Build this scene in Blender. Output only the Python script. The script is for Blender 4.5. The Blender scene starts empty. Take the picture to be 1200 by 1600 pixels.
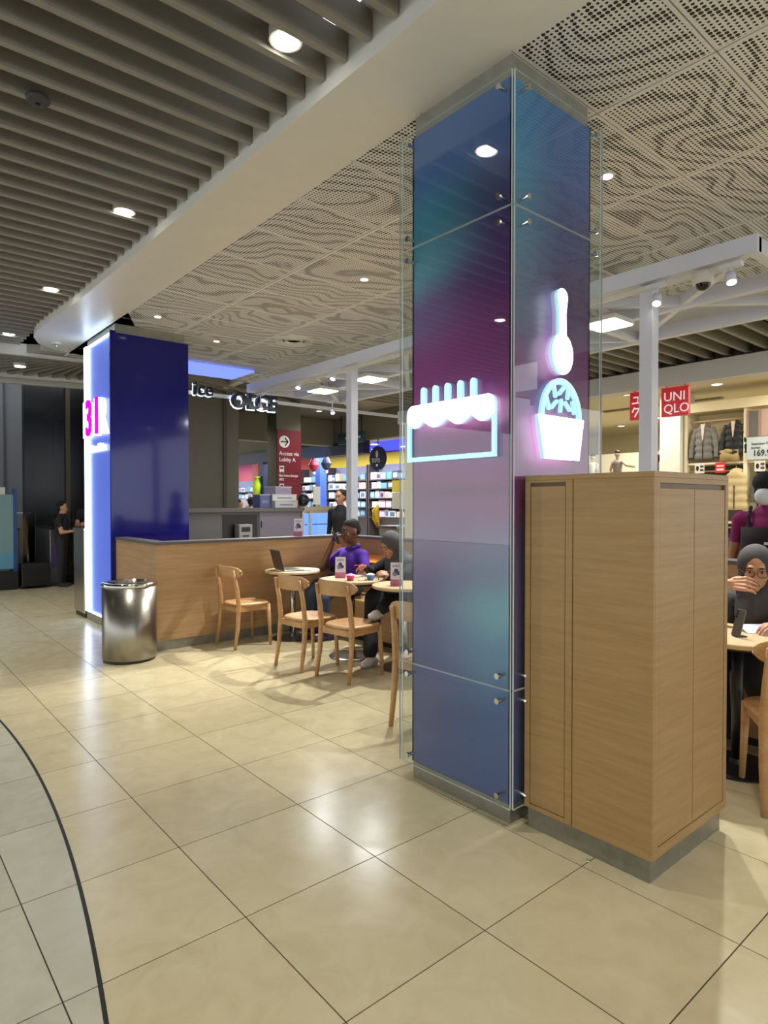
import bpy, bmesh, math, random
import numpy as np
from mathutils import Vector, Matrix, noise
random.seed(7)
sc = bpy.context.scene
C = sc.collection
PI = math.pi

# ------------------------------------------------------------------ camera
F_PX, EYE = 988.0, 1.485
FWD = Vector((.6455, .7638, 0)); RGT = Vector((.7638, -.6455, 0))
cd = bpy.data.cameras.new('camera'); cam = bpy.data.objects.new('camera', cd); C.objects.link(cam)
cd.sensor_fit = 'HORIZONTAL'; cd.sensor_width = 36.0; cd.lens = 36.0 * F_PX / 1200.0
cd.clip_start = .05; cd.clip_end = 200
pitch = math.atan(15.0 / F_PX)
cam.location = (0, 0, EYE)
cam.rotation_euler = (PI / 2 - pitch, 0, math.atan2(-FWD.x, FWD.y))
sc.camera = cam
# ------------------------------------------------------------------ world, exposure
w = bpy.data.worlds.new('world'); sc.world = w; w.use_nodes = True
bg = w.node_tree.nodes['Background']; bg.inputs[0].default_value = (.93, .97, 1.0, 1); bg.inputs[1].default_value = 1.6
sc.view_settings.view_transform = 'Standard'; sc.view_settings.look = 'None'
sc.view_settings.gamma = 1.0; sc.view_settings.use_curve_mapping = False
sc.view_settings.exposure = 0.40
sc.cycles.use_denoising = True
sc.cycles.max_bounces = 8; sc.cycles.transparent_max_bounces = 16
sc.cycles.sample_clamp_indirect = 4.0

# ------------------------------------------------------------------ materials
def lin(c):
    return tuple(((v / 255) / 12.92 if v / 255 <= .04045 else ((v / 255 + .055) / 1.055) ** 2.4) for v in c[:3]) + (1,)
MATS = {}
def mat(name, rgb, rough=.5, metal=0., spec=.5, emit=None, es=0., var=0., vs=8., bump=0., bs=60., coat=0.):
    if name in MATS: return MATS[name]
    m = bpy.data.materials.new(name); m.use_nodes = True; MATS[name] = m
    nt = m.node_tree; p = nt.nodes['Principled BSDF']
    p.inputs['Base Color'].default_value = lin(rgb); p.inputs['Roughness'].default_value = rough
    p.inputs['Metallic'].default_value = metal; p.inputs['Specular IOR Level'].default_value = spec
    if coat: p.inputs['Coat Weight'].default_value = coat; p.inputs['Coat Roughness'].default_value = .05
    if emit: p.inputs['Emission Color'].default_value = lin(emit); p.inputs['Emission Strength'].default_value = es
    if var or bump:
        tc = nt.nodes.new('ShaderNodeNewGeometry')
    if var:
        n = nt.nodes.new('ShaderNodeTexNoise'); n.inputs['Scale'].default_value = vs; n.inputs['Detail'].default_value = 5
        nt.links.new(tc.outputs['Position'], n.inputs['Vector'])
        hsv = nt.nodes.new('ShaderNodeHueSaturation'); hsv.inputs['Color'].default_value = lin(rgb)
        mr = nt.nodes.new('ShaderNodeMapRange'); mr.inputs[1].default_value = .3; mr.inputs[2].default_value = .7
        mr.inputs[3].default_value = 1 - var; mr.inputs[4].default_value = 1 + var
        nt.links.new(n.outputs['Fac'], mr.inputs[0]); nt.links.new(mr.outputs[0], hsv.inputs['Value'])
        nt.links.new(hsv.outputs[0], p.inputs['Base Color'])
    if bump:
        n2 = nt.nodes.new('ShaderNodeTexNoise'); n2.inputs['Scale'].default_value = bs; n2.inputs['Detail'].default_value = 3
        nt.links.new(tc.outputs['Position'], n2.inputs['Vector'])
        b = nt.nodes.new('ShaderNodeBump'); b.inputs['Strength'].default_value = bump; b.inputs['Distance'].default_value = .01
        nt.links.new(n2.outputs['Fac'], b.inputs['Height']); nt.links.new(b.outputs[0], p.inputs['Normal'])
    return m
def emis(name, rgb, s):
    if name in MATS: return MATS[name]
    m = bpy.data.materials.new(name); m.use_nodes = True; MATS[name] = m
    nt = m.node_tree; nt.nodes.remove(nt.nodes['Principled BSDF'])
    e = nt.nodes.new('ShaderNodeEmission'); e.inputs[0].default_value = lin(rgb); e.inputs[1].default_value = s
    nt.links.new(e.outputs[0], nt.nodes['Material Output'].inputs[0]); return m
def wood(name, c1, c2, scale=(1, 1, 14), rough=.45, fine=60.):
    if name in MATS: return MATS[name]
    m = bpy.data.materials.new(name); m.use_nodes = True; MATS[name] = m
    nt = m.node_tree; p = nt.nodes['Principled BSDF']; p.inputs['Roughness'].default_value = rough
    g = nt.nodes.new('ShaderNodeNewGeometry')
    mp = nt.nodes.new('ShaderNodeMapping'); mp.inputs['Scale'].default_value = scale
    nt.links.new(g.outputs['Position'], mp.inputs['Vector'])
    n1 = nt.nodes.new('ShaderNodeTexNoise'); n1.inputs['Scale'].default_value = 2.2; n1.inputs['Detail'].default_value = 8; n1.inputs['Roughness'].default_value = .65
    n2 = nt.nodes.new('ShaderNodeTexNoise'); n2.inputs['Scale'].default_value = fine / 4; n2.inputs['Detail'].default_value = 4
    nt.links.new(mp.outputs[0], n1.inputs['Vector']); nt.links.new(mp.outputs[0], n2.inputs['Vector'])
    ad = nt.nodes.new('ShaderNodeMath'); ad.operation = 'MULTIPLY_ADD'; ad.inputs[1].default_value = .35; 
    nt.links.new(n2.outputs['Fac'], ad.inputs[0]); nt.links.new(n1.outputs['Fac'], ad.inputs[2])
    cr = nt.nodes.new('ShaderNodeValToRGB'); cr.color_ramp.elements[0].position = .40; cr.color_ramp.elements[1].position = 1.0
    cr.color_ramp.elements[0].color = lin(c1); cr.color_ramp.elements[1].color = lin(c2)
    nt.links.new(ad.outputs[0], cr.inputs[0]); nt.links.new(cr.outputs[0], p.inputs['Base Color'])
    b = nt.nodes.new('ShaderNodeBump'); b.inputs['Strength'].default_value = .06; b.inputs['Distance'].default_value = .003
    nt.links.new(n2.outputs['Fac'], b.inputs['Height']); nt.links.new(b.outputs[0], p.inputs['Normal'])
    return m
def glass(name, tint=(.96, .985, .98), ior=1.5, rough=0.):
    if name in MATS: return MATS[name]
    m = bpy.data.materials.new(name); m.use_nodes = True; MATS[name] = m
    nt = m.node_tree; nt.nodes.remove(nt.nodes['Principled BSDF'])
    t = nt.nodes.new('ShaderNodeBsdfTransparent'); t.inputs[0].default_value = (*tint, 1)
    g = nt.nodes.new('ShaderNodeBsdfGlossy'); g.inputs['Roughness'].default_value = rough
    ge = nt.nodes.new('ShaderNodeNewGeometry'); dt = nt.nodes.new('ShaderNodeVectorMath'); dt.operation = 'DOT_PRODUCT'
    nt.links.new(ge.outputs['Normal'], dt.inputs[0]); nt.links.new(ge.outputs['Incoming'], dt.inputs[1])
    ab = nt.nodes.new('ShaderNodeMath'); ab.operation = 'ABSOLUTE'; nt.links.new(dt.outputs['Value'], ab.inputs[0])
    om = nt.nodes.new('ShaderNodeMath'); om.operation = 'SUBTRACT'; om.inputs[0].default_value = 1; nt.links.new(ab.outputs[0], om.inputs[1])
    pw = nt.nodes.new('ShaderNodeMath'); pw.operation = 'POWER'; pw.inputs[1].default_value = 5; nt.links.new(om.outputs[0], pw.inputs[0])
    fr = nt.nodes.new('ShaderNodeMath'); fr.operation = 'MULTIPLY_ADD'; fr.inputs[1].default_value = .95; fr.inputs[2].default_value = .045; nt.links.new(pw.outputs[0], fr.inputs[0])   # Schlick, same from both sides
    mx = nt.nodes.new('ShaderNodeMixShader')
    nt.links.new(fr.outputs[0], mx.inputs[0]); nt.links.new(t.outputs[0], mx.inputs[1]); nt.links.new(g.outputs[0], mx.inputs[2])
    nt.links.new(mx.outputs[0], nt.nodes['Material Output'].inputs[0]); return m

# ------------------------------------------------------------------ mesh builder
class MB:
    def __init__(s): s.v = []; s.f = []
    def add(s, vs, fs, M=None):
        o = len(s.v)
        s.v += [tuple(M @ Vector(p)) if M is not None else tuple(p) for p in vs]
        s.f += [tuple(i + o for i in f) for f in fs]; return s
    def box(s, x0, x1, y0, y1, z0, z1, M=None):
        v = [(x, y, z) for z in (z0, z1) for (x, y) in ((x0, y0), (x1, y0), (x1, y1), (x0, y1))]
        return s.add(v, [(3, 2, 1, 0), (4, 5, 6, 7), (0, 1, 5, 4), (1, 2, 6, 5), (2, 3, 7, 6), (3, 0, 4, 7)], M)
    def prism(s, pts, z0, z1, M=None):
        n = len(pts); a = sum(pts[i][0] * pts[(i + 1) % n][1] - pts[(i + 1) % n][0] * pts[i][1] for i in range(n))
        if a < 0: pts = pts[::-1]
        v = [(x, y, z0) for x, y in pts] + [(x, y, z1) for x, y in pts]
        f = [tuple(range(n - 1, -1, -1)), tuple(range(n, 2 * n))] + [(i, (i + 1) % n, n + (i + 1) % n, n + i) for i in range(n)]
        return s.add(v, f, M)
    def lathe(s, prof, n=24, M=None):   # prof: [(r,z)...]
        v = []; f = []
        for r, z in prof:
            for k in range(n):
                a = 2 * PI * k / n; v.append((r * math.cos(a), r * math.sin(a), z))
        for i in range(len(prof) - 1):
            for k in range(n):
                k2 = (k + 1) % n; f.append((i * n + k, i * n + k2, (i + 1) * n + k2, (i + 1) * n + k))
        f.append(tuple(range(n - 1, -1, -1))); f.append(tuple(range((len(prof) - 1) * n, len(prof) * n)))
        return s.add(v, f, M)
    def tube(s, path, rad, n=8, sq=False):
        path = [Vector(p) for p in path]; v = []; f = []
        rr = rad if isinstance(rad, (list, tuple)) else [rad] * len(path)
        for i, p in enumerate(path):
            t = (path[min(i + 1, len(path) - 1)] - path[max(i - 1, 0)]).normalized()
            up = Vector((0, 0, 1)) if abs(t.z) < .92 else Vector((1, 0, 0))
            a = t.cross(up).normalized(); b = a.cross(t).normalized()
            for k in range(n):
                an = 2 * PI * (k + (.5 if sq else 0)) / n
                v.append(p + (a * math.cos(an) + b * math.sin(an)) * rr[i])
        for i in range(len(path) - 1):
            for k in range(n):
                k2 = (k + 1) % n; f.append((i * n + k, (i + 1) * n + k, (i + 1) * n + k2, i * n + k2))
        f.append(tuple(range(n))); f.append(tuple(range(len(path) * n - 1, (len(path) - 1) * n - 1, -1)))
        return s.add(v, f)
    def bar(s, p, q, wd, ht):          # rectangular bar between two points, wd across, ht vertical
        p, q = Vector(p), Vector(q); t = (q - p).normalized()
        up = Vector((0, 0, 1)) if abs(t.z) < .95 else Vector((1, 0, 0))
        a = t.cross(up).normalized() * wd / 2; b = a.cross(t).normalized() * ht / 2
        v = [e + x * a + y * b for e in (p, q) for (x, y) in ((-1, -1), (1, -1), (1, 1), (-1, 1))]
        return s.add(v, [(0, 1, 2, 3), (7, 6, 5, 4), (0, 4, 5, 1), (1, 5, 6, 2), (2, 6, 7, 3), (3, 7, 4, 0)])
    def ball(s, c, r, M=None, n=14, m=9):
        r = r if isinstance(r, (tuple, list)) else (r, r, r); v = []; f = []
        for i in range(1, m):
            t = PI * i / m
            for k in range(n):
                a = 2 * PI * k / n
                v.append(Vector((r[0] * math.sin(t) * math.cos(a), r[1] * math.sin(t) * math.sin(a), r[2] * math.cos(t))))
        v.append(Vector((0, 0, r[2]))); v.append(Vector((0, 0, -r[2]))); T, B = len(v) - 2, len(v) - 1
        for i in range(m - 2):
            for k in range(n):
                k2 = (k + 1) % n; f.append((i * n + k, (i + 1) * n + k, (i + 1) * n + k2, i * n + k2))
        for k in range(n):
            k2 = (k + 1) % n; f.append((k, k2, T)); f.append(((m - 2) * n + k2, (m - 2) * n + k, B))
        if M is not None: v = [M @ p for p in v]
        return s.add([p + Vector(c) for p in v], f)
    def grid(s, fn, nu, nv, close_u=False):
        v = [fn(i / (nu if close_u else nu - 1), j / (nv - 1)) for j in range(nv) for i in range(nu)]; f = []
        for j in range(nv - 1):
            for i in range(nu if close_u else nu - 1):
                i2 = (i + 1) % nu; f.append((j * nu + i, j * nu + i2, (j + 1) * nu + i2, (j + 1) * nu + i))
        return s.add(v, f)
    def mesh(s, name, m, smooth=False):
        me = bpy.data.meshes.new(name); me.from_pydata([tuple(p) for p in s.v], [], s.f); me.update()
        for mm in (m if isinstance(m, (list, tuple)) else [m]): me.materials.append(mm)
        if smooth:
            for p in me.polygons: p.use_smooth = True
        return me
    def build(s, name, m, parent=None, bevel=0., smooth=False, loc=None, rot=None):
        o = bpy.data.objects.new(name, s.mesh(name, m, smooth)); C.objects.link(o)
        if parent is not None: o.parent = parent
        if loc is not None: o.location = loc
        if rot is not None: o.rotation_euler = rot
        if bevel:
            b = o.modifiers.new('bevel', 'BEVEL'); b.width = bevel; b.segments = 2; b.limit_method = 'ANGLE'; b.angle_limit = .7
        return o
def tag(o, label=None, cat=None, group=None, kind=None):
    if label: o['label'] = label
    if cat: o['category'] = cat
    if group: o['group'] = group
    if kind: o['kind'] = kind
    return o
def thing(name, label, cat, loc=(0, 0, 0), rz=0., group=None):
    o = bpy.data.objects.new(name, None); C.objects.link(o); o.empty_display_size = .1
    o.location = loc; o.rotation_euler = (0, 0, rz); return tag(o, label, cat, group)
def sempty(name):
    o = bpy.data.objects.new(name, None); C.objects.link(o); o['kind'] = 'structure'; return o
def box(name, x0, x1, y0, y1, z0, z1, m, parent=None, bevel=0.):
    cx, cy, cz = (x0 + x1) / 2, (y0 + y1) / 2, (z0 + z1) / 2
    b = MB().box(x0 - cx, x1 - cx, y0 - cy, y1 - cy, z0 - cz, z1 - cz)
    o = b.build(name, m, parent, bevel)
    if parent is not None and parent.type == 'EMPTY': o.location = Vector((cx, cy, cz))
    else: o.location = (cx, cy, cz) if parent is None else Vector((cx, cy, cz)) - parent.location
    return o
def struct(o): o['kind'] = 'structure'; return o
def copy_tree(o, parent=None):
    c = o.copy(); C.objects.link(c); c.parent = parent
    for ch in o.children: copy_tree(ch, c)
    return c
def text(name, body, size, m, loc, rot, parent=None, ext=.002, align='LEFT', bold=0., sx=1.):
    cu = bpy.data.curves.new(name, 'FONT'); cu.body = body; cu.size = size; cu.extrude = ext; cu.align_x = align; cu.offset = bold
    cu.resolution_u = 3
    t = bpy.data.objects.new(name, cu); C.objects.link(t)
    dg = bpy.context.evaluated_depsgraph_get()
    me = bpy.data.meshes.new_from_object(t.evaluated_get(dg)); bpy.data.objects.remove(t)
    me.materials.clear(); me.materials.append(m)
    o = bpy.data.objects.new(name, me); C.objects.link(o); o.location = loc; o.rotation_euler = rot; o.scale = (sx, 1, 1)
    if parent is not None: o.parent = parent
    return o
RX = (PI / 2, 0, -PI / 2)   # lettering on a face that looks towards -X
RY = (PI / 2, 0, 0)         # lettering on a face that looks towards -Y
def lamp(name, kind, loc, power, color=(1, 1, 1), size=.1, rot=(0, 0, 0), parent=None, spot=1.2, blend=.5, sy=None):
    l = bpy.data.lights.new(name, kind); l.energy = power; l.color = color
    if kind == 'AREA':
        l.shape = 'DISK' if sy is None else 'RECTANGLE'; l.size = size
        if sy is not None: l.size_y = sy
    else: l.shadow_soft_size = size
    if kind == 'SPOT': l.spot_size = spot; l.spot_blend = blend
    o = bpy.data.objects.new(name, l); C.objects.link(o); o.location = loc; o.rotation_euler = rot
    if parent is not None: o.parent = parent
    return o
def aim(d):
    return Vector(d).to_track_quat('-Z', 'Y').to_euler()
WARM = (1, .962, .90); COOL = (.92, .97, 1.0)

# material library
M_white = mat('white_paint', (214, 212, 204), .5, var=.03)
M_steelwhite = mat('white_steel_bluelit', (216, 221, 236), .35)  # white steel, with the tint of the blue light put into its colour
M_concrete = mat('grey_stone', (140, 138, 128), .45, var=.12, vs=14, bump=.1)
M_skirt = mat('brushed_skirting', (150, 148, 138), .35, .6, var=.1, vs=20)
M_steel = mat('brushed_steel', (190, 186, 176), .22, 1.0)
M_chrome = mat('chrome', (215, 215, 212), .1, 1.0)
M_black = mat('black_plastic', (18, 18, 20), .4)
M_void = mat('dark_void', (10, 10, 11), .95, spec=.0)
M_slat = mat('taupe_slat', (146, 142, 132), .55, var=.03)
M_cab = wood('oak_veneer', (146, 115, 68), (176, 142, 90), (1.2, 1.2, 22))
M_cabin = wood('oak_veneer_dark', (92, 68, 40), (120, 92, 58), (1.2, 1.2, 22))
M_wall = wood('oak_partition', (160, 124, 84), (196, 160, 116), (1.0, 1.0, 16))
M_chair = wood('beech', (168, 124, 78), (204, 164, 112), (3, 3, 6), .4)
M_table = wood('ash_top', (196, 170, 128), (226, 204, 164), (1.5, 12, 1.5), .35)
M_cap = mat('grey_cap', (92, 90, 88), .4)
M_glass = glass('clear_glass')
M_glassedge = mat('glass_edge', (205, 214, 212), .12, spec=.9)
M_lampw = emis('lamp_white', (255, 250, 238), 14)
M_lampc = emis('lamp_cool', (250, 252, 255), 7)
M_lampn = emis('lamp_small', (255, 246, 226), 2.2)

# ------------------------------------------------------------------ floor
def tile_mat(name, a, b):
    m = bpy.data.materials.new(name); m.use_nodes = True
    nt = m.node_tree; p = nt.nodes['Principled BSDF']
    g = nt.nodes.new('ShaderNodeNewGeometry'); oi = nt.nodes.new('ShaderNodeObjectInfo')
    n = nt.nodes.new('ShaderNodeTexNoise'); n.inputs['Scale'].default_value = 6.5; n.inputs['Detail'].default_value = 8; n.inputs['Roughness'].default_value = .62
    n.inputs['Distortion'].default_value = .8
    nt.links.new(g.outputs['Position'], n.inputs['Vector'])
    n3 = nt.nodes.new('ShaderNodeTexNoise'); n3.inputs['Scale'].default_value = 160; n3.inputs['Detail'].default_value = 2
    nt.links.new(g.outputs['Position'], n3.inputs['Vector'])
    ma = nt.nodes.new('ShaderNodeMath'); ma.operation = 'MULTIPLY_ADD'; ma.inputs[1].default_value = .22
    nt.links.new(oi.outputs['Random'], ma.inputs[0]); nt.links.new(n.outputs['Fac'], ma.inputs[2])
    mb = nt.nodes.new('ShaderNodeMath'); mb.operation = 'MULTIPLY_ADD'; mb.inputs[1].default_value = .18
    nt.links.new(n3.outputs['Fac'], mb.inputs[0]); nt.links.new(ma.outputs[0], mb.inputs[2])
    cr = nt.nodes.new('ShaderNodeValToRGB'); cr.color_ramp.elements[0].position = .38; cr.color_ramp.elements[1].position = 1.0
    cr.color_ramp.elements[0].color = lin(a); cr.color_ramp.elements[1].color = lin(b)
    nt.links.new(mb.outputs[0], cr.inputs[0]); nt.links.new(cr.outputs[0], p.inputs['Base Color'])
    mr = nt.nodes.new('ShaderNodeMapRange'); mr.inputs[1].default_value = .3; mr.inputs[2].default_value = .7; mr.inputs[3].default_value = .17; mr.inputs[4].default_value = .262
    nt.links.new(n.outputs['Fac'], mr.inputs[0]); nt.links.new(mr.outputs[0], p.inputs['Roughness'])
    p.inputs['Specular IOR Level'].default_value = .55
    return m
M_tile = tile_mat('cream_stone_tile', (184, 172, 136), (204, 193, 158))
M_tile2 = tile_mat('pale_green_stone_tile', (168, 166, 146), (192, 190, 170))
M_grout = mat('dark_grout', (66, 60, 50), .8)
floor = struct(MB().box(-13, 18, -13, 31, -.12, -.004).build('floor', M_grout))
def cX(y): return .782 - (y - 4.35) ** 2 / 25.9
GX, GY, TS, JN = 1.669, 1.433, .6, .0045
full = {}
def tile_obj(poly, cx, cy, m, name='floor_tile'):
    o = MB().prism([(x - cx, y - cy) for x, y in poly], -.02, 0).build(name, m, floor); o.location = (cx, cy, 0); return o
cells = []
for i in range(-24, 27):
    for j in range(-24, 49):
        x0, y0 = GX + i * TS + JN / 2, GY + j * TS + JN / 2; x1, y1 = x0 + TS - JN, y0 + TS - JN
        cx, cy = (x0 + x1) / 2, (y0 + y1) / 2
        vis = False
        for px_, py_ in ((x0, y0), (x1, y0), (x0, y1), (x1, y1)):
            d = px_ * FWD.x + py_ * FWD.y
            if d > .5:
                u = 600 + F_PX * (px_ * RGT.x + py_ * RGT.y) / d; vv = 785 + F_PX * EYE / d
                if -20 < u < 1220 and vv < 1640: vis = True
        cells.append((0 if vis else 1, cx * cx + cy * cy, x0, x1, y0, y1))
cells.sort()
rest = MB(); restm = []
nt_ = 0
me_full = {}
for k, (hid, dd, x0, x1, y0, y1) in enumerate(cells):
    cx, cy = (x0 + x1) / 2, (y0 + y1) / 2
    ys = [y0 + (y1 - y0) * t / 8 for t in range(9)]
    cs = [cX(y) for y in ys]
    if min(cs) - .006 >= x1: kinds = [(M_tile2, None)]
    elif max(cs) + .006 <= x0: kinds = [(M_tile, None)]
    else:
        L = [(min(max(c - .007, x0), x1), y) for c, y in zip(cs, ys)]
        R = [(max(min(c + .007, x1), x0), y) for c, y in zip(cs, ys)]
        kinds = []
        if max(p[0] for p in L) - x0 > .004: kinds.append((M_tile2, [(x0, y0)] + L + [(x0, y1)]))
        if x1 - min(p[0] for p in R) > .004: kinds.append((M_tile, [(x1, y1)] + R[::-1] + [(x1, y0)]))
        kinds = [(m, [p for q, p in enumerate(pl) if q == 0 or (abs(p[0] - pl[q - 1][0]) + abs(p[1] - pl[q - 1][1])) > 1e-5]) for m, pl in kinds]
    for m, poly in kinds:
        if nt_ < 296 and not hid and dd < 260:
            nt_ += 1
            if poly is None:
                if m.name not in me_full:
                    me_full[m.name] = MB().box(-(TS - JN) / 2, (TS - JN) / 2, -(TS - JN) / 2, (TS - JN) / 2, -.02, 0).mesh('floor_tile', m)
                o = bpy.data.objects.new('floor_tile', me_full[m.name]); C.objects.link(o); o.parent = floor; o.location = (cx, cy, 0)
            else: tile_obj(poly, cx, cy, m)
        else:
            n0 = len(rest.f)
            rest.prism(poly if poly else [(x0, y0), (x1, y0), (x1, y1), (x0, y1)], -.02, 0)
            restm += [0 if m is M_tile else 1] * (len(rest.f) - n0)
ro = rest.build('floor_tiling', [M_tile, M_tile2], floor); ro['kind'] = 'stuff'
ro.data.polygons.foreach_set('material_index', restm)
arc = [(cX(y) - .006, y) for y in np.linspace(-4, 11, 80)] + [(cX(y) + .006, y) for y in np.linspace(11, -4, 80)]
struct(MB().prism(arc, -.02, .001).build('trim_1', mat('joint_strip', (34, 33, 36), .45)))

# ------------------------------------------------------------------ ceilings
ZC = 3.53
# perforated panels
def perf_mat():
    m = bpy.data.materials.new('perforated_panel_paint'); m.use_nodes = True
    nt = m.node_tree; p = nt.nodes['Principled BSDF']; p.inputs['Roughness'].default_value = .6
    N = nt.nodes.new; K = nt.links.new
    g = N('ShaderNodeNewGeometry'); tc = N('ShaderNodeTexCoord')
    sc_ = N('ShaderNodeVectorMath'); sc_.operation = 'MULTIPLY'; sc_.inputs[1].default_value = (40, 40, 0); K(g.outputs['Position'], sc_.inputs[0])
    fr = N('ShaderNodeVectorMath'); fr.operation = 'FRACTION'; K(sc_.outputs[0], fr.inputs[0])
    su = N('ShaderNodeVectorMath'); su.operation = 'SUBTRACT'; su.inputs[1].default_value = (.5, .5, 0); K(fr.outputs[0], su.inputs[0])
    ln = N('ShaderNodeVectorMath'); ln.operation = 'LENGTH'; K(su.outputs[0], ln.inputs[0])
    ns = N('ShaderNodeTexNoise'); ns.inputs['Scale'].default_value = 1.15; ns.inputs['Detail'].default_value = 1.5; ns.inputs['Distortion'].default_value = .5
    K(g.outputs['Position'], ns.inputs['Vector'])
    dt_ = N('ShaderNodeVectorMath'); dt_.operation = 'DOT_PRODUCT'; dt_.inputs[1].default_value = (9, 40, 0); K(g.outputs['Position'], dt_.inputs[0])
    mu = N('ShaderNodeMath'); mu.operation = 'MULTIPLY_ADD'; mu.inputs[1].default_value = 58; K(ns.outputs['Fac'], mu.inputs[0]); K(dt_.outputs['Value'], mu.inputs[2])
    si = N('ShaderNodeMath'); si.operation = 'SINE'; K(mu.outputs[0], si.inputs[0])
    mr = N('ShaderNodeMapRange'); mr.inputs[1].default_value = .1; mr.inputs[2].default_value = .9; mr.inputs[3].default_value = .27; mr.inputs[4].default_value = .42
    K(si.outputs[0], mr.inputs[0])
    lt = N('ShaderNodeMath'); lt.operation = 'LESS_THAN'; K(ln.outputs['Value'], lt.inputs[0]); K(mr.outputs[0], lt.inputs[1])
    sx = N('ShaderNodeSeparateXYZ'); K(tc.outputs['Generated'], sx.inputs[0])
    def inner(sock, e):
        a = N('ShaderNodeMath'); a.operation = 'SUBTRACT'; a.inputs[1].default_value = .5; K(sock, a.inputs[0])
        b = N('ShaderNodeMath'); b.operation = 'ABSOLUTE'; K(a.outputs[0], b.inputs[0])
        c = N('ShaderNodeMath'); c.operation = 'LESS_THAN'; c.inputs[1].default_value = .5 - e; K(b.outputs[0], c.inputs[0]); return c.outputs[0]
    m1 = N('ShaderNodeMath'); m1.operation = 'MULTIPLY'; K(inner(sx.outputs[0], .016), m1.inputs[0]); K(inner(sx.outputs[1], .028), m1.inputs[1])
    m2 = N('ShaderNodeMath'); m2.operation = 'MULTIPLY'; K(m1.outputs[0], m2.inputs[0]); K(lt.outputs[0], m2.inputs[1])
    mx = N('ShaderNodeMix'); mx.data_type = 'RGBA'; mx.inputs[6].default_value = lin((230, 230, 228)); mx.inputs[7].default_value = lin((26, 25, 23))
    K(m2.outputs[0], mx.inputs[0]); K(mx.outputs[2], p.inputs['Base Color']); return m
M_perf = perf_mat()
ceil = struct(MB().box(2.0, 6.6, -4, 9.6, ZC + .02, ZC + .2).build('ceiling', mat('seam_white', (196, 192, 182), .6)))
pme = None
for i in range(-1, 5):
    for j in range(-8, 14):
        x0, y0 = 3.03 + (i - 0) * .995, 1.245 + j * .6
        xa, xb = max(x0, 2.31), min(x0 + .985, 6.55)
        if xb - xa < .05: continue
        if xa == x0 and xb == x0 + .985:
            if pme is None: pme = MB().box(-.4925, .4925, -.2965, .2965, 0, .015).mesh('perforated_panel', M_perf)
            o = bpy.data.objects.new('perforated_panel', pme); C.objects.link(o); o.parent = ceil; o.location = ((xa + xb) / 2, y0 + .2965, ZC)
        else:
            o = MB().box(-(xb - xa) / 2, (xb - xa) / 2, -.2965, .2965, 0, .015).build('perforated_panel', M_perf, ceil); o.location = ((xa + xb) / 2, y0 + .2965, ZC)
# white bulkhead between the slats and the panels
pts = [(1.85, -4), (1.852, 2.2), (1.835, 3.34), (1.815, 5.3), (1.79, 6.9), (1.745, 7.9), (1.725, 8.45), (1.76, 8.8), (1.87, 9.1), (2.12, 9.36), (2.5, 9.46), (2.9, 9.46), (3.3, 9.4), (3.3, 8.6), (2.6, 7.6), (2.31, 7.0), (2.31, -4)]
struct(MB().prism(pts, ZC, ZC + .3).build('trim_2', mat('bulkhead_white', (232, 230, 222), .32, var=.02)))
# slat ceiling
sl = sempty('ceiling_slatted')
slme = MB().box(-3, 3, -.02, .02, 0, .13).mesh('slat', M_slat)
for k in range(-24, 42):
    y = 2.283 + k * .184
    if y > 9.75: break
    o = bpy.data.objects.new('slat', slme); C.objects.link(o); o.parent = sl
    o.location = (-1.165 if y < 7.6 else -1.23, y, 3.60)
box('void_soffit', -5, 1.9, -4, 12, 4.0, 4.1, M_void, sl)
for x in (-3.6, -2.2, -.6, .9):
    box('slat_carrier', x - .02, x + .02, -3, 9.8, 3.732, 3.77, M_void, sl)
# radial slats behind, over the entrance
fan = sempty('ceiling_radial')
def arcp(y0, z, bow, w, h, name):
    m = MB(); xs = np.linspace(-3, 4.2, 30)
    f = lambda x: y0 - .10 * (x - 1.6) - bow * (x - 1.6) ** 2
    p = [(x, f(x)) for x in xs] + [(x, f(x) + w) for x in xs[::-1]]
    m.prism(p, z, z + h).build(name, M_white, fan)
arcp(9.86, 3.50, .02, .07, .16, 'rim'); arcp(11.7, 3.5, .05, .10, .1, 'rim'); arcp(12.3, 3.5, .05, .10, .1, 'rim')
for k in range(26):
    a = -1.0 + k * .085
    p = Vector((2.75, 9.3, 0)); d = Vector((math.sin(a), math.cos(a), 0))
    o = MB().bar(p + d * .45 + Vector((0, 0, 3.60)), p + d * (2.35 / max(.5, math.cos(a)) ) + Vector((0, 0, 3.60)), .05, .12).build('slat', M_slat, fan)
box('void_soffit', -4, 5.5, 9.7, 12.6, 4.0, 4.1, M_void, fan)
# second slatted strip in front of the clothes shop
sl2 = sempty('ceiling_slatted')
s2me = MB().box(-.85, .79, -.02, .02, 0, .12).mesh('slat', M_slat)
for k in range(46):
    o = bpy.data.objects.new('slat', s2me); C.objects.link(o); o.parent = sl2; o.location = (7.5, -1.2 + k * .22, 3.27)
box('void_soffit', 6.6, 8.4, -2, 9.2, 3.55, 3.65, M_void, sl2)
struct(box('trim_11', 6.52, 6.64, -2, 9.3, 3.26, 3.60, M_white))
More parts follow.
